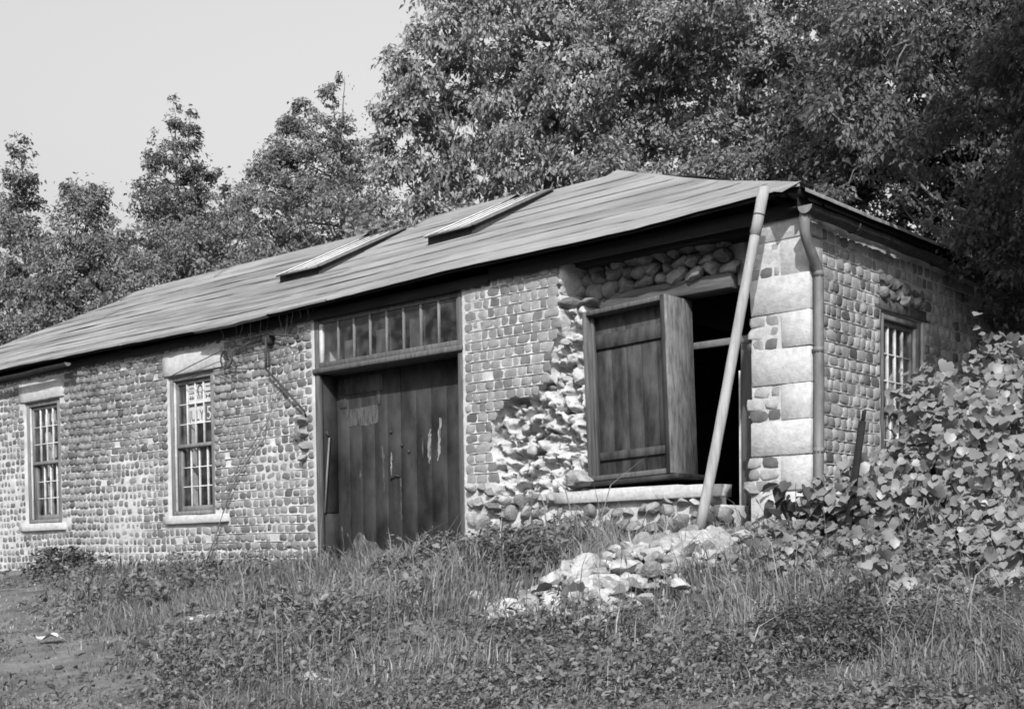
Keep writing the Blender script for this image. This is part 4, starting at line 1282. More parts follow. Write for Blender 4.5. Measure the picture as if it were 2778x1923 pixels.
# ------------------------------------------------------------------ foliage helpers
def frames(Nrm, tip):
    """leaf frames: long axis along tip made perpendicular to the normal"""
    Nrm = Nrm / (np.linalg.norm(Nrm, axis=1)[:, None] + 1e-9)
    T = tip - (tip * Nrm).sum(1)[:, None] * Nrm
    T /= np.linalg.norm(T, axis=1)[:, None] + 1e-9
    Sd = np.cross(Nrm, T)
    return T, Sd, Nrm
KITE = (np.array([(0, 0, 0), (-.5, .38, .10), (0, .55, 0), (0, 1, -.06), (.5, .38, .10)]), np.array([[0, 4, 2], [0, 2, 1], [4, 3, 2], [2, 3, 1]]))
KITE2 = (np.array([(0, 0, 0), (-.5, .42, .12), (0, 1, -.05), (.5, .42, .12)]), np.array([[0, 3, 2], [0, 2, 1]]))
OVAL = (np.array([(0, 0, 0), (-.40, .28, .10), (-.42, .62, .08), (0, 1, -.10), (.42, .62, .08), (.40, .28, .10)]), np.array([[0, 5, 4, 3], [0, 3, 2, 1]]))
HEART = (np.array([(0, .10, 0), (-.26, 0, .05), (-.52, .30, .08), (-.42, .66, .0), (0, 1.0, -.2), (.42, .66, .0), (.52, .30, .08), (.26, 0, .05), (0, .5, -.04)]),
         np.array([[0, 1, 8], [1, 2, 8], [2, 3, 8], [3, 4, 8], [4, 5, 8], [5, 6, 8], [6, 7, 8], [7, 0, 8]])[:, ::-1])
def scatter(shape, P, Nrm, tip, length, width, tone):
    SV, SF = shape
    T, Sd, Nn = frames(Nrm, tip)
    L = length[:, None, None]; W = width[:, None, None]
    V = P[:, None] + SV[None, :, 1:2] * L * T[:, None] + SV[None, :, 0:1] * W * Sd[:, None] + SV[None, :, 2:3] * L * Nn[:, None]
    n, k = len(P), len(SV)
    F = SF[None] + (np.arange(n) * k)[:, None, None]
    return V.reshape(-1, 3), F.reshape(-1, SF.shape[1]), np.repeat(tone, k)

def tree(name, label, lobes, base, leaf, per, tone0, droop, trunk_r, shape=KITE2, group='trees on the bank behind the building', sub=.34, elong=2.0, fill=1.0, br=.26, gap=.02, chain=False):
    lobes = np.array(lobes, float)
    if base is None:
        c = lobes[:, :2].mean(0); base = (c[0], c[1] + .4)
    bz = float(terrain(*base)) - .1
    root = empty(name, (base[0], base[1], bz), label, 'tree', group)
    top = lobes[lobes[:, 2].argmax()]
    # trunk
    n = 9; tt = np.linspace(0, 1, n)
    zt_ = bz + (top[2] - bz) * .93
    P = np.stack([base[0] + (top[0] - base[0]) * tt ** 1.6, base[1] + (top[1] - base[1]) * tt ** 1.6, bz + (zt_ - bz) * tt], 1)
    P[1:, :2] += .10 * rng.standard_normal((n - 1, 2))
    G().tube(P, trunk_r * (1 - .95 * tt) + .008, 8).build('trunk', MT['bark'], root, True)
    for lb in lobes:
        tz = np.clip((lb[2] - lb[3] * 1.6 - bz) / (zt_ - bz), .15, .92)
        s = np.array([np.interp(tz, tt, P[:, i]) for i in range(3)])
        if chain:      # boughs run from spray to spray towards the trunk
            dT = np.linalg.norm(lobes[:, :2] - np.array(base), axis=1)
            d0 = np.linalg.norm(lb[:2] - np.array(base))
            near_ = np.where(dT < d0 - .15)[0]
            if len(near_): s = lobes[near_[np.linalg.norm(lobes[near_, :3] - lb[:3], axis=1).argmin()], :3]
        e = lb[:3]
        mid = (s + e) / 2 + np.array([0, 0, -.12 * np.linalg.norm(e - s)]) + .1 * rng.standard_normal(3)
        Q = wob([s, mid, e], .06, random.randrange(99), 3)
        G().tube(Q, np.linspace(max(trunk_r * br, .012), .006, len(Q)), 5).build('branch', MT['bark'], root)
    # leaves: lobes > clumps > leaves
    AP, AN, AT, AL, ATone = [], [], [], [], []
    ctr = lobes[:, :3].mean(0)
    sd_ = int(rng.integers(1, 9999))
    for lb in lobes:
        c, r = lb[:3], lb[3]
        m_ = int(fill * 2.15 * 4 * math.pi * r * r / (leaf * leaf / (2 * elong)))
        q = rng.standard_normal((m_, 3)); q /= np.linalg.norm(q, axis=1)[:, None]
        rr = r * rng.uniform(.05, 1, m_) ** .45
        out = rng.uniform(0, 1, m_) < (.16 if r > .6 else .07)
        rr = np.where(out, r * rng.uniform(.95, 1.42, m_), rr)
        p = c + q * rr[:, None]
        # sprays: leaves gather where a fine 3d noise is high, gaps stay open between them
        dn = noise(p[:, 0], p[:, 1], p[:, 2] * 1.7, 2.6, sd_) + .7 * noise(p[:, 0], p[:, 1], p[:, 2] * 1.5, 6.0, sd_ + 1)
        ok = dn > np.where(out, .50, gap)
        p, q = p[ok], q[ok]; k = len(p)
        if not k: continue
        rv = rng.standard_normal((k, 3))
        g3 = np.stack([noise(p[:, 0], p[:, 1], p[:, 2], 2.2, sd_ + 5 + i) for i in range(3)], 1)
        AP.append(p)
        AN.append(q * .35 + np.array([.18, -.34, .42]) + .55 * rv + .5 * g3)
        AT.append(q * .3 + 1.0 * g3 + np.array([0, 0, -droop]) + .45 * rng.standard_normal((k, 3)))
        AL.append(leaf * rng.uniform(.45, 1.35, k))
        ATone.append(tone0 * (1 + .3 * g3[:, 0]) * rng.uniform(.65, 1.35, k))
    P_, N_, T_, L_, K_ = map(np.concatenate, (AP, AN, AT, AL, ATone))
    V, F, tn = scatter(shape, P_, N_, T_, L_, L_ / elong, K_)
    o = link('crown', rawmesh('crown', V - np.array([base[0], base[1], bz]), [F], MT['tree'], False, tn), root, (base[0], base[1], bz))
    return root, len(P_)

TREES = [
 ('slim_tree', 'tall slim tree standing farthest left beyond the roof', [(-34.5,11.3,13.3,0.55),(-34.2,11.1,12.2,0.70),(-34.5,11.4,11.4,0.73),(-33.9,10.9,9.9,1.02),(-33.3,10.9,8.7,1.16),(-33.8,11.8,8.0,1.02),(-36.3,11.4,11.3,1.02),(-36.5,11.0,9.0,1.31),(-34.2,10.8,6.9,1.2),(-33.0,10.5,6.0,1.2),(-35.5,10.5,6.5,1.2)], .14, .9, .85, .6),
 ('leafy_tree', 'broad bushy tree just left of the spire topped tree', [(-32.0,11.7,11.5,0.55),(-30.8,11.5,10.9,0.76),(-30.9,12.2,11.2,0.39),(-30.8,11.3,10.0,1.18),(-30.5,10.8,8.5,1.52),(-29.8,11.4,8.7,1.25),(-31.2,10.7,7.5,1.11),(-29.8,10.2,7.2,1.3),(-28.8,10.8,6.4,1.2),(-30.6,10.2,6.0,1.2)], .135, .9, .95, .6),
 ('spire_tree', 'tall tree with two pointed spires against the sky', [(-32.2,15.6,15.3,0.30),(-32.2,15.7,14.7,0.45),(-32.6,15.0,14.1,0.30),(-32.8,15.1,13.3,0.54),(-31.3,15.7,14.8,0.27),(-31.3,15.6,14.0,0.48),(-32.0,15.6,13.3,0.92),(-31.6,16.1,12.8,0.72),(-31.2,16.4,13.0,0.33),(-32.8,15.9,12.1,1.19),(-31.7,14.4,11.7,0.86),(-31.3,16.1,11.5,0.89),(-32.2,15.6,10.4,1.2),(-31.2,15.2,10,1.1)], .13, 1.0, .8, .6),
 ('low_tree', 'low rounded tree behind the roof between spire and feathery tree', [(-27.9,11.2,8.9,0.83),(-26.8,11.7,8.6,1.15),(-25.3,11.9,8.6,1.03),(-25.2,13.0,8.9,0.96),(-26.3,10.5,7.3,1.15),(-27.3,12.8,7.8,1.15),(-26.3,13.4,8.0,1.15),(-25.6,12.8,10.5,0.26),(-25.3,12.7,9.9,0.49),(-25.4,14.1,8.5,0.90),(-25.2,10.5,6.3,1.2),(-27.2,10.2,6.2,1.2),(-24.0,11.6,7.2,1.2)], .13, .9, 1.0, .6),
 ('feathery_tree', 'feathery light tree with thin bare tips rising at the middle of the skyline', [(-21.6,13.9,13.0,0.29),(-22.1,13.8,12.6,0.39),(-22.6,13.3,12.2,0.39),(-22.6,12.8,11.6,0.46),(-22.1,13.1,11.3,0.79),(-21.7,13.8,11.5,0.61),(-22.7,12.6,10.9,0.63),(-22.8,12.0,10.3,0.55),(-21.9,12.6,10.1,1.15),(-21.9,14.4,10.7,0.97),(-22.2,11.6,9.1,1.03),(-20.9,12.3,8.6,1.33),(-21.2,14.4,9.3,0.97),(-23.3,11.8,9.6,0.51),(-20.5,14.6,8.3,0.73),(-21.3,13.7,8.0,0.97),(-22.1,12.6,8.0,0.97),(-20.3,12.6,7.0,1.2),(-21.6,11.2,7.2,1.2),(-19.4,13,6.6,1.1)], .11, .75, 1.05, .5),
 ('drooping_tree', 'big tree with drooping pale leaves beside the open sky', [(-14.9,10.3,11.2,0.43),(-13.8,9.9,10.7,0.71),(-14.9,9.4,10.4,0.40),(-14.3,9.4,9.9,0.71),(-14.0,10.7,10.2,0.91),(-14.9,9.2,9.4,0.40),(-14.5,9.5,8.9,0.81),(-14.3,10.8,9.2,1.00),(-14.7,9.3,8.1,0.62),(-14.3,10.1,8.0,0.86),(-14.0,11.3,8.2,0.81),(-14.0,9.5,7.1,0.57),(-14.9,9.1,8.5,0.30),(-14.2,9.8,6.3,.8),(-13.4,10.2,6.6,.9),(-13.9,10.2,12.0,.8)], .135, .85, 1.2, 1.2),
 ('maple_tree', 'leafy tree with dark visible stems above the right skylight', [(-12.3,9.9,10.5,0.73),(-12.6,11.0,10.1,0.92),(-12.5,10.6,9.0,0.92),(-11.9,10.0,7.8,0.83),(-11.5,10.7,10.4,0.92),(-11.0,10.5,9.2,1.01),(-11.5,11.0,8.3,0.92),(-11.3,10.4,7.4,0.64),(-12.5,10.9,11.6,0.83),(-13.4,10.3,11.3,0.55),(-11.4,10.4,11.8,.9),(-11.9,10.6,6.6,.8)], .125, .85, 1.1, 1.1),
 ('fine_leaved_tree', 'fine leaved tree directly above the roof peak', [(-10.9,11.9,10.7,0.97),(-10.3,11.7,9.5,1.06),(-10.7,11.8,8.6,0.88),(-9.9,10.3,7.3,0.62),(-9.2,11.3,9.9,0.97),(-9.9,12.8,9.4,1.06),(-9.7,12.1,8.1,0.80),(-9.7,11.3,10.9,0.88),(-10.3,11,6.9,.8),(-10.6,11.6,12,1.0),(-9.0,11.6,11.9,1.0)], .10, .8, 1.05, .6),
 ('dense_tree', 'dense small leaved tree between the roof peak and the shaded corner', [(-8.7,12.4,10.3,0.93),(-8.0,12.0,9.0,1.02),(-8.3,12.1,8.0,0.85),(-7.4,11.6,7.0,0.68),(-7.0,11.6,9.3,0.85),(-7.1,12.2,8.3,0.93),(-7.9,10.8,10.1,0.85),(-6.5,12.6,9.0,0.93),(-7.1,13.6,7.9,0.85),(-7.0,12.1,6.9,0.59),(-8.4,11.6,6.8,.8),(-6.2,11.6,7.4,.9),(-6.2,11.6,10.3,1.0),(-7.6,11.8,11.4,1.0)], .10, .8, .95, .6),
 ('shaded_tree', 'dark tree in deep shade behind the right end of the building', [(-3.9,9.0,6.3,0.95),(-3.4,9.5,7.0,1.02),(-2.9,10.1,6.3,1.09),(-3.0,12.2,7.6,1.02),(-3.4,10.4,5.5,0.95),(-2.7,10.9,5.4,0.95),(-3.8,9.6,5.5,0.73),(-3.4,12.1,4.5,0.80),(-2.5,11.4,3.7,0.65),(-3.2,10.3,4.3,0.73),(-2.6,10.2,7.8,1.02),(-2.2,10.8,8.0,0.87),(-3.9,9.6,7.9,0.95),(-2.4,12.2,5.4,0.80),(-4.8,9.6,5.8,.8),(-5.2,10.2,7.4,1.0),(-1.6,10.6,6.6,1.0),(-1.2,11,5,1.0),(-1.0,10.6,8.2,1.1),(-1.8,10,3.4,.9)], .12, .7, .32, .6),  # its deep shade is put into the low leaf tone
]
nleaf = 0
for (nm, lb, lobes, leaf, per, tn, dr_) in TREES:
    left = lobes[0][0] < -20
    if left: lobes = [(a, b, c, d * (.86 if d < .8 else .95)) for a, b, c, d in lobes]
    _, k = tree(nm, lb, lobes, None, leaf, per * 1.0, tn * (.74 if left else 1), dr_, .16, gap=.09 if left else .04, br=.26 if left else .36)
    nleaf += k
# the near tree on the right: only its hanging boughs reach into the picture, the rest shades the end wall
near = [(.35,2.7,2.7,.34),(.5,2.3,2.95,.34),(.5,3.2,2.5,.4),(.4,3.8,2.4,.4),(.6,2.7,3.2,.4),(.4,4.2,2.9,.45),(.75,2.5,2.55,.26),(.5,4.6,2.2,.5),(.3,5.0,2.8,.5),(.8,3.4,3.2,.5),(1.0,3.0,2.5,.4),(0.1,0.8,4.2,0.32),(0.4,1.0,4.2,0.32),(-0.2,0.9,3.8,0.32),(0.2,0.9,3.4,0.38),(0.2,1.8,3.5,0.30),(-0.1,0.7,3.0,0.22),(0.2,1.2,3.0,0.22),(0.4,1.6,2.8,0.16),(0.7,1.6,3.7,0.34),(0.7,2.2,4.3,0.30),(1.0,1.9,3.4,0.24),(1.3,1.8,3.8,0.60),(1.4,2.2,4.4,0.64),(1.9,1.7,3.4,0.72),(1.5,2.2,3.0,0.48),(2.1,2.3,4.1,0.80),
        (2.6,.6,4.4,.9),(2.8,1.4,5.2,1.0),(3.4,.2,4.6,1.0),(3.2,2.4,4.8,1.1),(4.2,1.4,5.6,1.2),(2.4,-.2,5.0,.7),(3.8,3.2,4.2,1.1),(4.8,2.4,4.4,1.1),(2.4,-1.0,5.35,.7),(2.5,-.2,5.2,.8),(2.3,.9,5.5,.8),(2.3,2.1,5.3,.8),(2.9,-.5,5.9,.9),(2.2,.3,5.2,.9),(2.4,1.4,5.3,.9),(2.1,-.5,5.0,.6),(2.6,2.8,5.0,1.0),(2.3,3.6,5.2,1.0),(2.0,.2,4.75,.7),(2.1,1.0,4.7,.8),(2.2,2.0,4.6,.8),(1.8,2.9,4.4,.8),(2.6,.2,4.2,.7),(2.8,1.2,4.2,.8),(2.5,-.9,4.7,.5),(2.9,.8,6.2,.9),(1.6,.9,5.2,.7)]
tree('overhanging_tree', 'near tree at the right whose hanging sprays overlap the roof corner', near, (4.6, 3.0), .065, 1.0, .62, .9, .2, sub=.36, group=None, fill=.8, br=.06, chain=True)
# trees of the bank farther back, closing the view
BACK = [(-25, 20, 9.5), (-20, 19, 10.5), (-16.5, 15.5, 9.2), (-13, 17, 13.5), (-9.5, 18, 14.5), (-6, 18, 16), (-2, 17, 15.5), (2.5, 15.5, 15), (1.5, 10.5, 9.5), (5, 12, 10.5), (-17.8, 12.2, 8.0), (-29, 14.5, 7.5), (-36, 16, 8.5)]
sky_lim = {}
BACK += [(4.6, 4.9, 8.0), (6.4, 2.8, 8.5), (8.8, 1.2, 8.5)]  # unseen trees added out of frame to keep sky light off the end wall
WHERE = ['behind the low trees left of the middle', 'behind the feathery tree', 'filling in beside the drooping tree', 'high behind the drooping tree', 'high behind the roof peak', 'high behind the dense small leaved tree', 'high behind the shaded right end', 'at the far upper right corner', 'close behind the right end wall', 'at the right edge behind the near tree', 'low between the feathery and the drooping tree', 'behind the bushy tree on the left', 'behind the far left slim tree', 'hard by the right end wall, unseen, added to block sky light', 'to the right of the thicket, unseen, added to block sky light', 'farthest to the right, unseen, added to block sky light']
for (x, y, zt2), wh in zip(BACK, WHERE):
    bz = float(terrain(x, y))
    H = zt2 - bz
    L = []
    for k in range(15):
        f = random.uniform(.15, .92)
        rr = 1.0 * math.sin(math.pi * min(max(f * .8 + .15, .05), .95)) * 2.0
        a = random.uniform(0, 6.28); q = random.uniform(.2, 1)
        L.append((x + rr * q * math.cos(a), y + rr * q * math.sin(a), bz + f * H, random.uniform(.8, 1.25)))
    tree('bank_tree', 'tree on the wooded bank ' + wh, L, (x, y), .21, .75, random.uniform(.7, 1.0) * (.45 if x > -4 else 1), .5, .18, shape=KITE2, fill=.5)  # shade painted into the leaf tone of the right-hand trees

# ------------------------------------------------------------------ the vine thicket at the right
BG = np.array([[(0.3, -1.39, -0.3), (0.97, -1.74, -0.52), (1.58, -2.0, -0.56), (2.19, -2.4, -0.65), (2.73, -2.46, -0.7), (3.6, -2.5, -.7)],
               [(0.19, -1.08, -0.15), (0.72, -1.15, -0.26), (1.26, -1.2, -0.2), (1.78, -1.27, -0.18), (2.35, -1.3, -0.19), (3.2, -1.3, -.1)],
               [(0.22, -0.64, -0.01), (0.57, -0.59, 0.15), (1.0, -0.47, 0.31), (1.5, -0.42, 0.45), (2.05, -0.34, 0.45), (2.8, -.2, .5)],
               [(0.25, -0.34, 0.06), (0.55, -0.2, 0.38), (0.85, 0.09, 0.84), (1.26, 0.33, 1.14), (1.75, 0.51, 1.17), (2.5, .6, 1.2)],
               [(0.18, -0.13, 0.1), (0.46, 0.13, 0.47), (0.74, 0.68, 1.11), (0.97, 1.16, 1.48), (1.39, 1.54, 1.54), (2.2, 1.7, 1.6)]])
def bsurf(u, v):
    i = np.clip(np.floor(v * 4).astype(int), 0, 3); j = np.clip(np.floor(u * 5).astype(int), 0, 4)
    fv = (v * 4 - i)[:, None]; fu = (u * 5 - j)[:, None]
    return (BG[i, j] * (1 - fu) + BG[i, j + 1] * fu) * (1 - fv) + (BG[i + 1, j] * (1 - fu) + BG[i + 1, j + 1] * fu) * fv
VT = empty('vine_thicket', (1.4, -1.0, -.4), 'large thicket of broad heart shaped leaves against the end wall', 'shrub')
n = 5300
u, v = rng.uniform(0, 1, n), rng.uniform(0, 1, n) ** .85
P = bsurf(u, v)
e = 1e-3
du = bsurf(np.minimum(u + e, 1), v) - bsurf(np.maximum(u - e, 0), v); dv = bsurf(u, np.minimum(v + e, 1)) - bsurf(u, np.maximum(v - e, 0))
Nn = np.cross(du, dv); Nn /= np.linalg.norm(Nn, axis=1)[:, None]
Nn[Nn[:, 1] > 0] *= -1
cl = fbm(P[:, 0], P[:, 1], P[:, 2], 2.6, 71, 2)
dep = rng.uniform(0, 1, n) ** 1.2 * .48
P = P + Nn * (.32 * cl - dep + .0)[:, None] + .04 * rng.standard_normal((n, 3))
keepv = P[:, 2] > terrain(P[:, 0], P[:, 1]) + .03
keepv &= ~((P[:, 0] < .12) & (P[:, 1] > -.1))
P, Nn, dep = P[keepv], Nn[keepv], dep[keepv]; n = len(P)
LN = Nn * .5 + np.array([.15, -.5, .45]) + .36 * rng.standard_normal((n, 3))
LT = np.array([0, -.25, -1.0]) + .42 * rng.standard_normal((n, 3))
LL = rng.choice([.05, .07, .09, .11], n, p=[.25, .35, .25, .15]) * rng.uniform(.85, 1.2, n)
LK = rng.uniform(.7, 1.25, n)
vis = np.argsort(dep - LL * 1.5)
T_, S_, N_ = frames(LN, LT)
sel = vis[:298]
HM = []
for k in range(4):
    V = HEART[0].copy(); V[:, 2] += .05 * rng.standard_normal(len(V)); V[:, 0] *= rng.uniform(.85, 1.1)
    HM.append(rawmesh('leaf', V, [HEART[1]], MT['vineleaf'], True, np.full(9, (1.2, 1.0, .85, 1.1)[k])))
for i in sel:
    o = link('leaf', HM[random.randrange(4)], VT, P[i])
    o.rotation_euler = Matrix((S_[i], T_[i], N_[i])).transposed().to_euler()
    o.scale = (LL[i] * 1.05,) * 3
oth = vis[298:]
V, F, tn = scatter(HEART, P[oth], LN[oth], LT[oth], LL[oth], LL[oth], LK[oth])
tag(link('foliage', rawmesh('foliage', V - np.array([1.4, -1, -.4]), [F], MT['vineleaf'], True, tn), VT, (1.4, -1, -.4)), kind='stuff')
for k in range(34):
    uu = random.uniform(.02, .98)
    A_ = [bsurf(np.array([uu]), np.array([t]))[0] for t in (.05, .4, .75, random.uniform(.85, 1))]
    A_[0] = np.array([A_[1][0], A_[1][1] + .1, float(terrain(A_[1][0], A_[1][1])) - .05])
    Q = wob([a - np.array([0, -.34, .12]) for a in A_], .10, k, 3)
    G().tube(Q, np.linspace(.010, .003, len(Q)), 5).build('stem', MT['stem'], VT)

# ------------------------------------------------------------------ single plants
def plant(name, label, base, leaves, leaflen, h, spread, shape, m_, tone, cat='plant', stemr=.008, group=None, up=.5):
    base = np.array([base[0], base[1], float(terrain(*base[:2])) - .02])
    root = empty(name, base, label, cat, group)
    top = base + np.array([random.uniform(-.04, .04), random.uniform(-.04, .04), h])
    st = wob([base, (base + top) / 2, top], .02, random.randrange(99), 4)
    G().tube(st, np.linspace(stemr, stemr * .35, len(st)), 5).build('stem', MT['stem'], root)
    for k in range(leaves):
        t = random.uniform(.15, 1); a = random.uniform(0, 6.28)
        p = base + (top - base) * t
        d = np.array([math.cos(a), math.sin(a), 0])
        q = p + d * spread * random.uniform(.4, 1) + np.array([0, 0, up * spread * random.uniform(0, .7)])
        L = leaflen * random.uniform(.7, 1.2)
        N_ = np.array([[0, -.3, 1.]]) + .4 * rng.standard_normal((1, 3)) + d * .4
        V, F, tn = scatter(shape, q[None], N_, (d + np.array([0, 0, -.5]))[None], np.array([L]), np.array([L * (.9 if shape is HEART else .4)]), np.array([tone * random.uniform(.8, 1.2)]))
        o = G().add(V, [F], tn).build('leaf', m_, root, True, tone=True)
    return root
plant('burdock', 'low plant with very large pale leaves at the front of the rubble heap', (.05, -3.1), 14, .17, .16, .26, HEART, MT['weed'], 1.1, stemr=.01)
plant('dark_weed', 'dark leafy weed growing against the foot of the corner quoin', (.10, -.42), 34, .15, .55, .17, HEART, MT['weed'], .55)
plant('young_shoot', 'young shoot with drooping leaf in front of the lowest quoin block', (-.17, -.22), 7, .18, .42, .12, HEART, MT['weed'], .95)
plant('spindly_weed', 'spindly upright weed standing before the left edge of the rubble heap', (-.75, -2.62), 18, .12, .62, .05, KITE, MT['weed'], .8, stemr=.006)
plant('dock_stalk', 'tall dark dock stalk in the weeds left of the rubble heap', (-1.75, -1.6), 44, .07, .95, .05, KITE, MT['weed'], .45, stemr=.008)
plant('mullein_stalk', 'thin dark stalk beside the stone sill below the shuttered window', (-2.05, -.95), 34, .045, .42, .04, KITE, MT['weed'], .5, stemr=.007)
def shrub(name, label, c, r, h, n, leaf, tone, m_='weed'):
    z = float(terrain(*c))
    root = empty(name, (c[0], c[1], z), label, 'shrub')
    d = rng.standard_normal((n, 3)); d /= np.linalg.norm(d, axis=1)[:, None]; d[:, 2] = np.abs(d[:, 2])
    rad = rng.uniform(.3, 1, n) ** .5
    rad = rad * (1 + .3 * fbm(d[:, 0] * 2, d[:, 1] * 2, d[:, 2] * 2, 1.3, 8))
    P = np.array([c[0], c[1], z]) + d * rad[:, None] * np.array([r, r * .75, h])
    V, F, tn = scatter(OVAL, P, d * .5 + [0, -.2, .7] + .5 * rng.standard_normal((n, 3)), d + .5 * rng.standard_normal((n, 3)), leaf * rng.uniform(.6, 1.3, n), leaf * .5 * rng.uniform(.6, 1.3, n), tone * rng.uniform(.6, 1.35, n))
    link('foliage', rawmesh('foliage', V - [c[0], c[1], z], [F], MT[m_], False, tn), root, (c[0], c[1], z))
    for k in range(12):
        a = random.uniform(0, 6.28)
        e_ = np.array([c[0] + .6 * r * math.cos(a), c[1] + .45 * r * math.sin(a), z + h * .7])
        G().tube([np.array([c[0], c[1], z - .03]), (np.array([c[0], c[1], z]) + e_) / 2 + [0, 0, .04], e_], [.008, .006, .003], 4).build('stem', MT['stem'], root)
    return root
shrub('low_shrub', 'low fine leaved dark shrub in front of the vine thicket', (1.95, -3.25), .62, .30, 7000, .028, .55)
shrub('weed_clump', 'tall bushy weed clump growing against the right door jamb', (-3.75, -.55), .42, .34, 1500, .05, .95)
shrub('weed_clump', 'wide weed clump under the shuttered window sill', (-2.75, -.70), .65, .22, 2200, .05, 1.0)
shrub('weed_clump', 'dense dark weed clump at the left edge of the stone heap', (-1.75, -1.75), .45, .34, 1900, .05, .65)
shrub('weed_clump', 'weed clump in the grass below the centre of the door', (-3.3, -1.5), .5, .24, 2200, .04, .9)
shrub('weed_clump', 'dark weed clump in the lawn left of the door', (-3.2, -3.0), .4, .18, 1500, .035, .5)
shrub('weed_clump', 'dark weed at the foot of the wall below the far left window', (-11.6, -.35), .6, .35, 1200, .08, .55)

# ------------------------------------------------------------------ grass and ground cover
def field(N, rmin, rmax, half):
    r = rmin * (rmax / rmin) ** rng.uniform(0, 1, N) ** 1.15
    a = rng.uniform(-half, half, N)
    f = math.atan2(Fv.y, Fv.x)
    x = CAM[0] + r * np.cos(f + a); y = CAM[1] + r * np.sin(f + a)
    ok = ((y < -.03) | (x > .15)) & (y < 4.0) & ~((y < .3) & (y > -.4) & (x > -6.4) & (x < -4.05) & (rng.uniform(0, 1, N) < .5) & (y > -.03))
    heap = ((x + .46 - .13 * (-.72 - y)) / .52) ** 2 + ((y + 1.95) / 1.5) ** 2 < 1
    ok &= ~(heap & (rng.uniform(0, 1, N) < .93))
    return x[ok], y[ok]
def short_zone(x, y):
    return ss(-.35, .35, (-2.25 - .46 * (x + 8.4)) - y)
def low_zone(x, y):
    return ss(-.3, .4, -3.7 - .10 * x - y) * ss(-.5, 1.0, x)
x, y = field(180000, 4.2, 20, R(31))
N = len(x)
patch = fbm(x, y, None, 1.3, 101, 3)
sz = short_zone(x, y); lz = low_zone(x, y)
keepg = rng.uniform(0, 1, N) < np.clip(.9 + .5 * patch + .5 * fbm(x, y, None, 3.2, 171, 2) - .25 * sz, .12, 1) * (1 - .45 * lz)
bare = ((fbm(x, y, None, .8, 131, 2) > .26) & (sz > .5)) | (fbm(x, y, None, 1.9, 137, 2) > .62)
keepg &= ~(bare & (rng.uniform(0, 1, N) < .8))
x, y, patch, sz, lz = [a[keepg] for a in (x, y, patch, sz, lz)]; N = len(x)
z = terrain(x, y)
dist = np.hypot(x - CAM[0], y - CAM[1])
clump = np.clip(fbm(x, y, None, 3.2, 171, 2) * 1.6, -.75, 1.1)
h = (.78 + .32 * ss(-6, -4, x)) * rng.uniform(.04, .18, N) * np.clip(1 + .7 * patch + clump, .25, 2.6) * (1 - .62 * sz) * (1 - .5 * lz) * (1 - .3 * ss(-3.0, -4.0, y)) * (1 + .55 * np.exp(-((x + 2.6) / 1.3) ** 2 - ((y + 1.0) / .8) ** 2))
tallg = (rng.uniform(0, 1, N) < .022) & (sz < .3)
h = np.where(tallg, h * 2.2, h)
lean_a = rng.uniform(0, 6.28, N) * .6 + 3 * noise(x, y, None, .9, 141); lean_m = h * rng.uniform(.15, .75, N)
dx, dy = np.cos(lean_a) * lean_m, np.sin(lean_a) * lean_m
w = .0042 * rng.uniform(.6, 1.5, N) * np.clip(dist / 8, .75, 2.2)
fa = rng.uniform(0, 6.28, N)
wx, wy = np.cos(fa) * w, np.sin(fa) * w
b = np.stack([x, y, z - .01], 1)
wv = np.stack([wx, wy, 0 * wx], 1)
mid = b + np.stack([dx * .35, dy * .35, h * .6], 1); tipp = b + np.stack([dx, dy, h * (1 - .25 * lean_m / h)], 1)
V = np.stack([b - wv, b + wv, mid - wv * .75, mid + wv * .75, tipp], 1).reshape(-1, 3)
k5 = (np.arange(N) * 5)[:, None]
tone = (rng.uniform(.55, 1.25, N) + (rng.uniform(0, 1, N) < .10) * .9) * np.clip(1 + .35 * fbm(x, y, None, .7, 151, 2), .5, 1.5)
gme = rawmesh('grass', V, [k5 + np.array([[0, 1, 3, 2]]), k5 + np.array([[2, 3, 4]])], MT['blade'], False, np.repeat(tone, 5))
tag(link('grass', gme, None, (0, 0, 0)), 'rough grass covering the slope in front of the building', None, None, 'stuff')
# dry seed stalks standing out of the grass
x, y = field(900, 4.6, 15, R(27))
ok = (short_zone(x, y) < .3) & (low_zone(x, y) < .6) & (fbm(x, y, None, .9, 311, 2) > -.05)
x, y = x[ok], y[ok]
sg = G()
for a, b in zip(x, y):
    zz = float(terrain(a, b)); hh = random.uniform(.22, .55); la = random.uniform(0, 6.28); lm = hh * random.uniform(.05, .4)
    P = np.array([[a, b, zz - .02], [a + .3 * lm * math.cos(la), b + .3 * lm * math.sin(la), zz + hh * .6], [a + lm * math.cos(la), b + lm * math.sin(la), zz + hh]])
    tn_ = random.uniform(.8, 2.0)
    sg.tube(P, [.0032, .0026, .0014], 3, False, tn_)
    if random.random() < .55:
        sg.tube([P[2] - (P[2] - P[1]) * .25, P[2] - (P[2] - P[1]) * .1, P[2] + (P[2] - P[1]) * .06], [.003, .008, .002], 4, False, tn_ * .9)
tag(sg.build('grass_stalks', MT['blade'], None, loc=(0, 0, 0), tone=True), 'thin dry seed stalks standing up out of the grass', None, None, 'stuff')
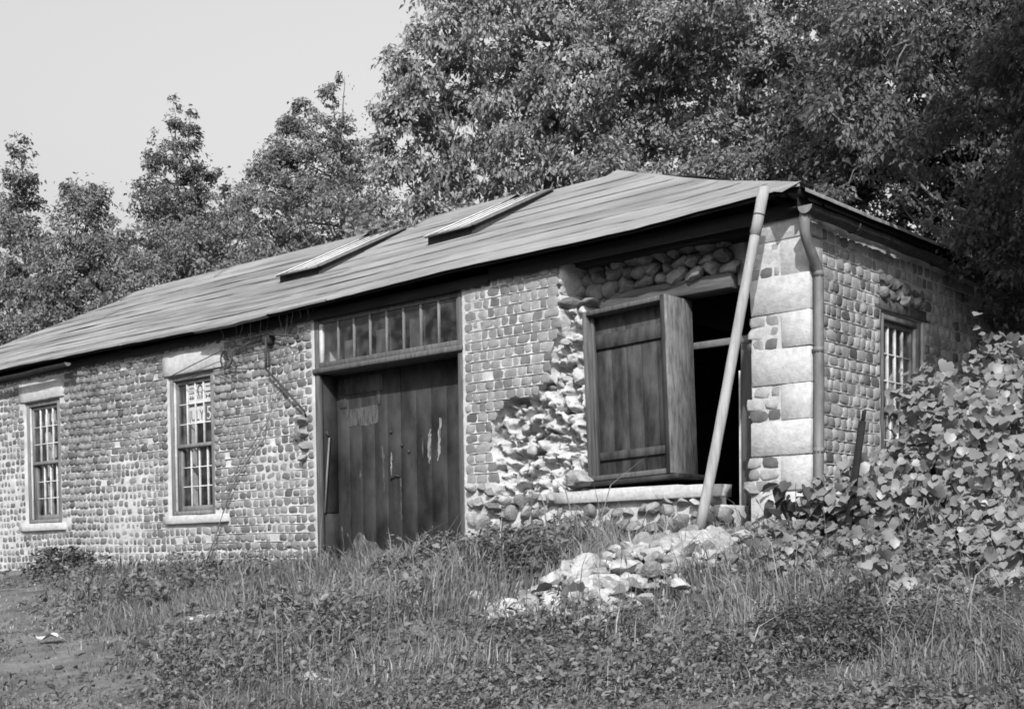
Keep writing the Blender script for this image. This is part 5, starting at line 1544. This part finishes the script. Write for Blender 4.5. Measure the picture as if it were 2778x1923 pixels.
# broad leaved weeds
x, y = field(30000, 4.2, 20, R(31))
N = len(x)
wp = fbm(x, y, None, 1.1, 201, 3)
sz = short_zone(x, y); lz = low_zone(x, y)
near_wall = np.exp(-((y + .6) / .8) ** 2) * ss(-4.5, -3.2, x) * (1 - ss(-2.0, -1.2, x))
pr_ = np.clip(.22 + 1.0 * wp + .5 * fbm(x, y, None, 2.8, 207, 2) + .6 * lz + .9 * near_wall + .3 * ss(-3, 0, x), 0, 1) * (1 - .8 * sz)
kp = rng.uniform(0, 1, N) < pr_
x, y, wp, lz, near_wall = [a[kp] for a in (x, y, wp, lz, near_wall)]; N = len(x)
m_ = 9
hh = rng.uniform(.05, .22, N) * np.clip(1 + .8 * wp, .5, 1.8) * (1 - .5 * lz) + .18 * near_wall * rng.uniform(.4, 1, N)
X = np.repeat(x, m_) + .05 * rng.standard_normal(N * m_); Y = np.repeat(y, m_) + .05 * rng.standard_normal(N * m_)
Y = np.where(X < .2, np.minimum(Y, -.03), Y)
Zp = terrain(X, Y) + np.repeat(hh, m_) * rng.uniform(.2, 1.05, N * m_)
P = np.stack([X, Y, Zp], 1)
nn = N * m_
lf = .026 * rng.uniform(.5, 1.5, nn) * np.repeat(rng.uniform(.6, 1.9, N), m_) * np.clip(np.hypot(X - CAM[0], Y - CAM[1]) / 8, .8, 1.6)
V, F, tn = scatter(OVAL, P, np.array([0, -.25, .8]) + .5 * rng.standard_normal((nn, 3)), rng.standard_normal((nn, 3)) + [0, 0, -.2], lf, lf * .6, np.repeat(rng.uniform(.6, 1.25, N), m_) * rng.uniform(.75, 1.25, nn))
tag(link('ground_weeds', rawmesh('ground_weeds', V, [F], MT['weed'], False, tn), None, (0, 0, 0)), 'low broad leaved weeds mixed into the grass', None, None, 'stuff')
import collections as _c
_d = _c.Counter()
for o in S.objects:
    if o.type == 'MESH': _d[o.name.split('.')[0]] += len(o.data.polygons)
print('polys', _d.most_common(14))
print('tris', sum(len(o.data.loop_triangles) if 0 else len(o.data.polygons) for o in S.objects if o.type == 'MESH'), 'leaves', nleaf, 'stones', len(stones), 'objects', len(S.objects))
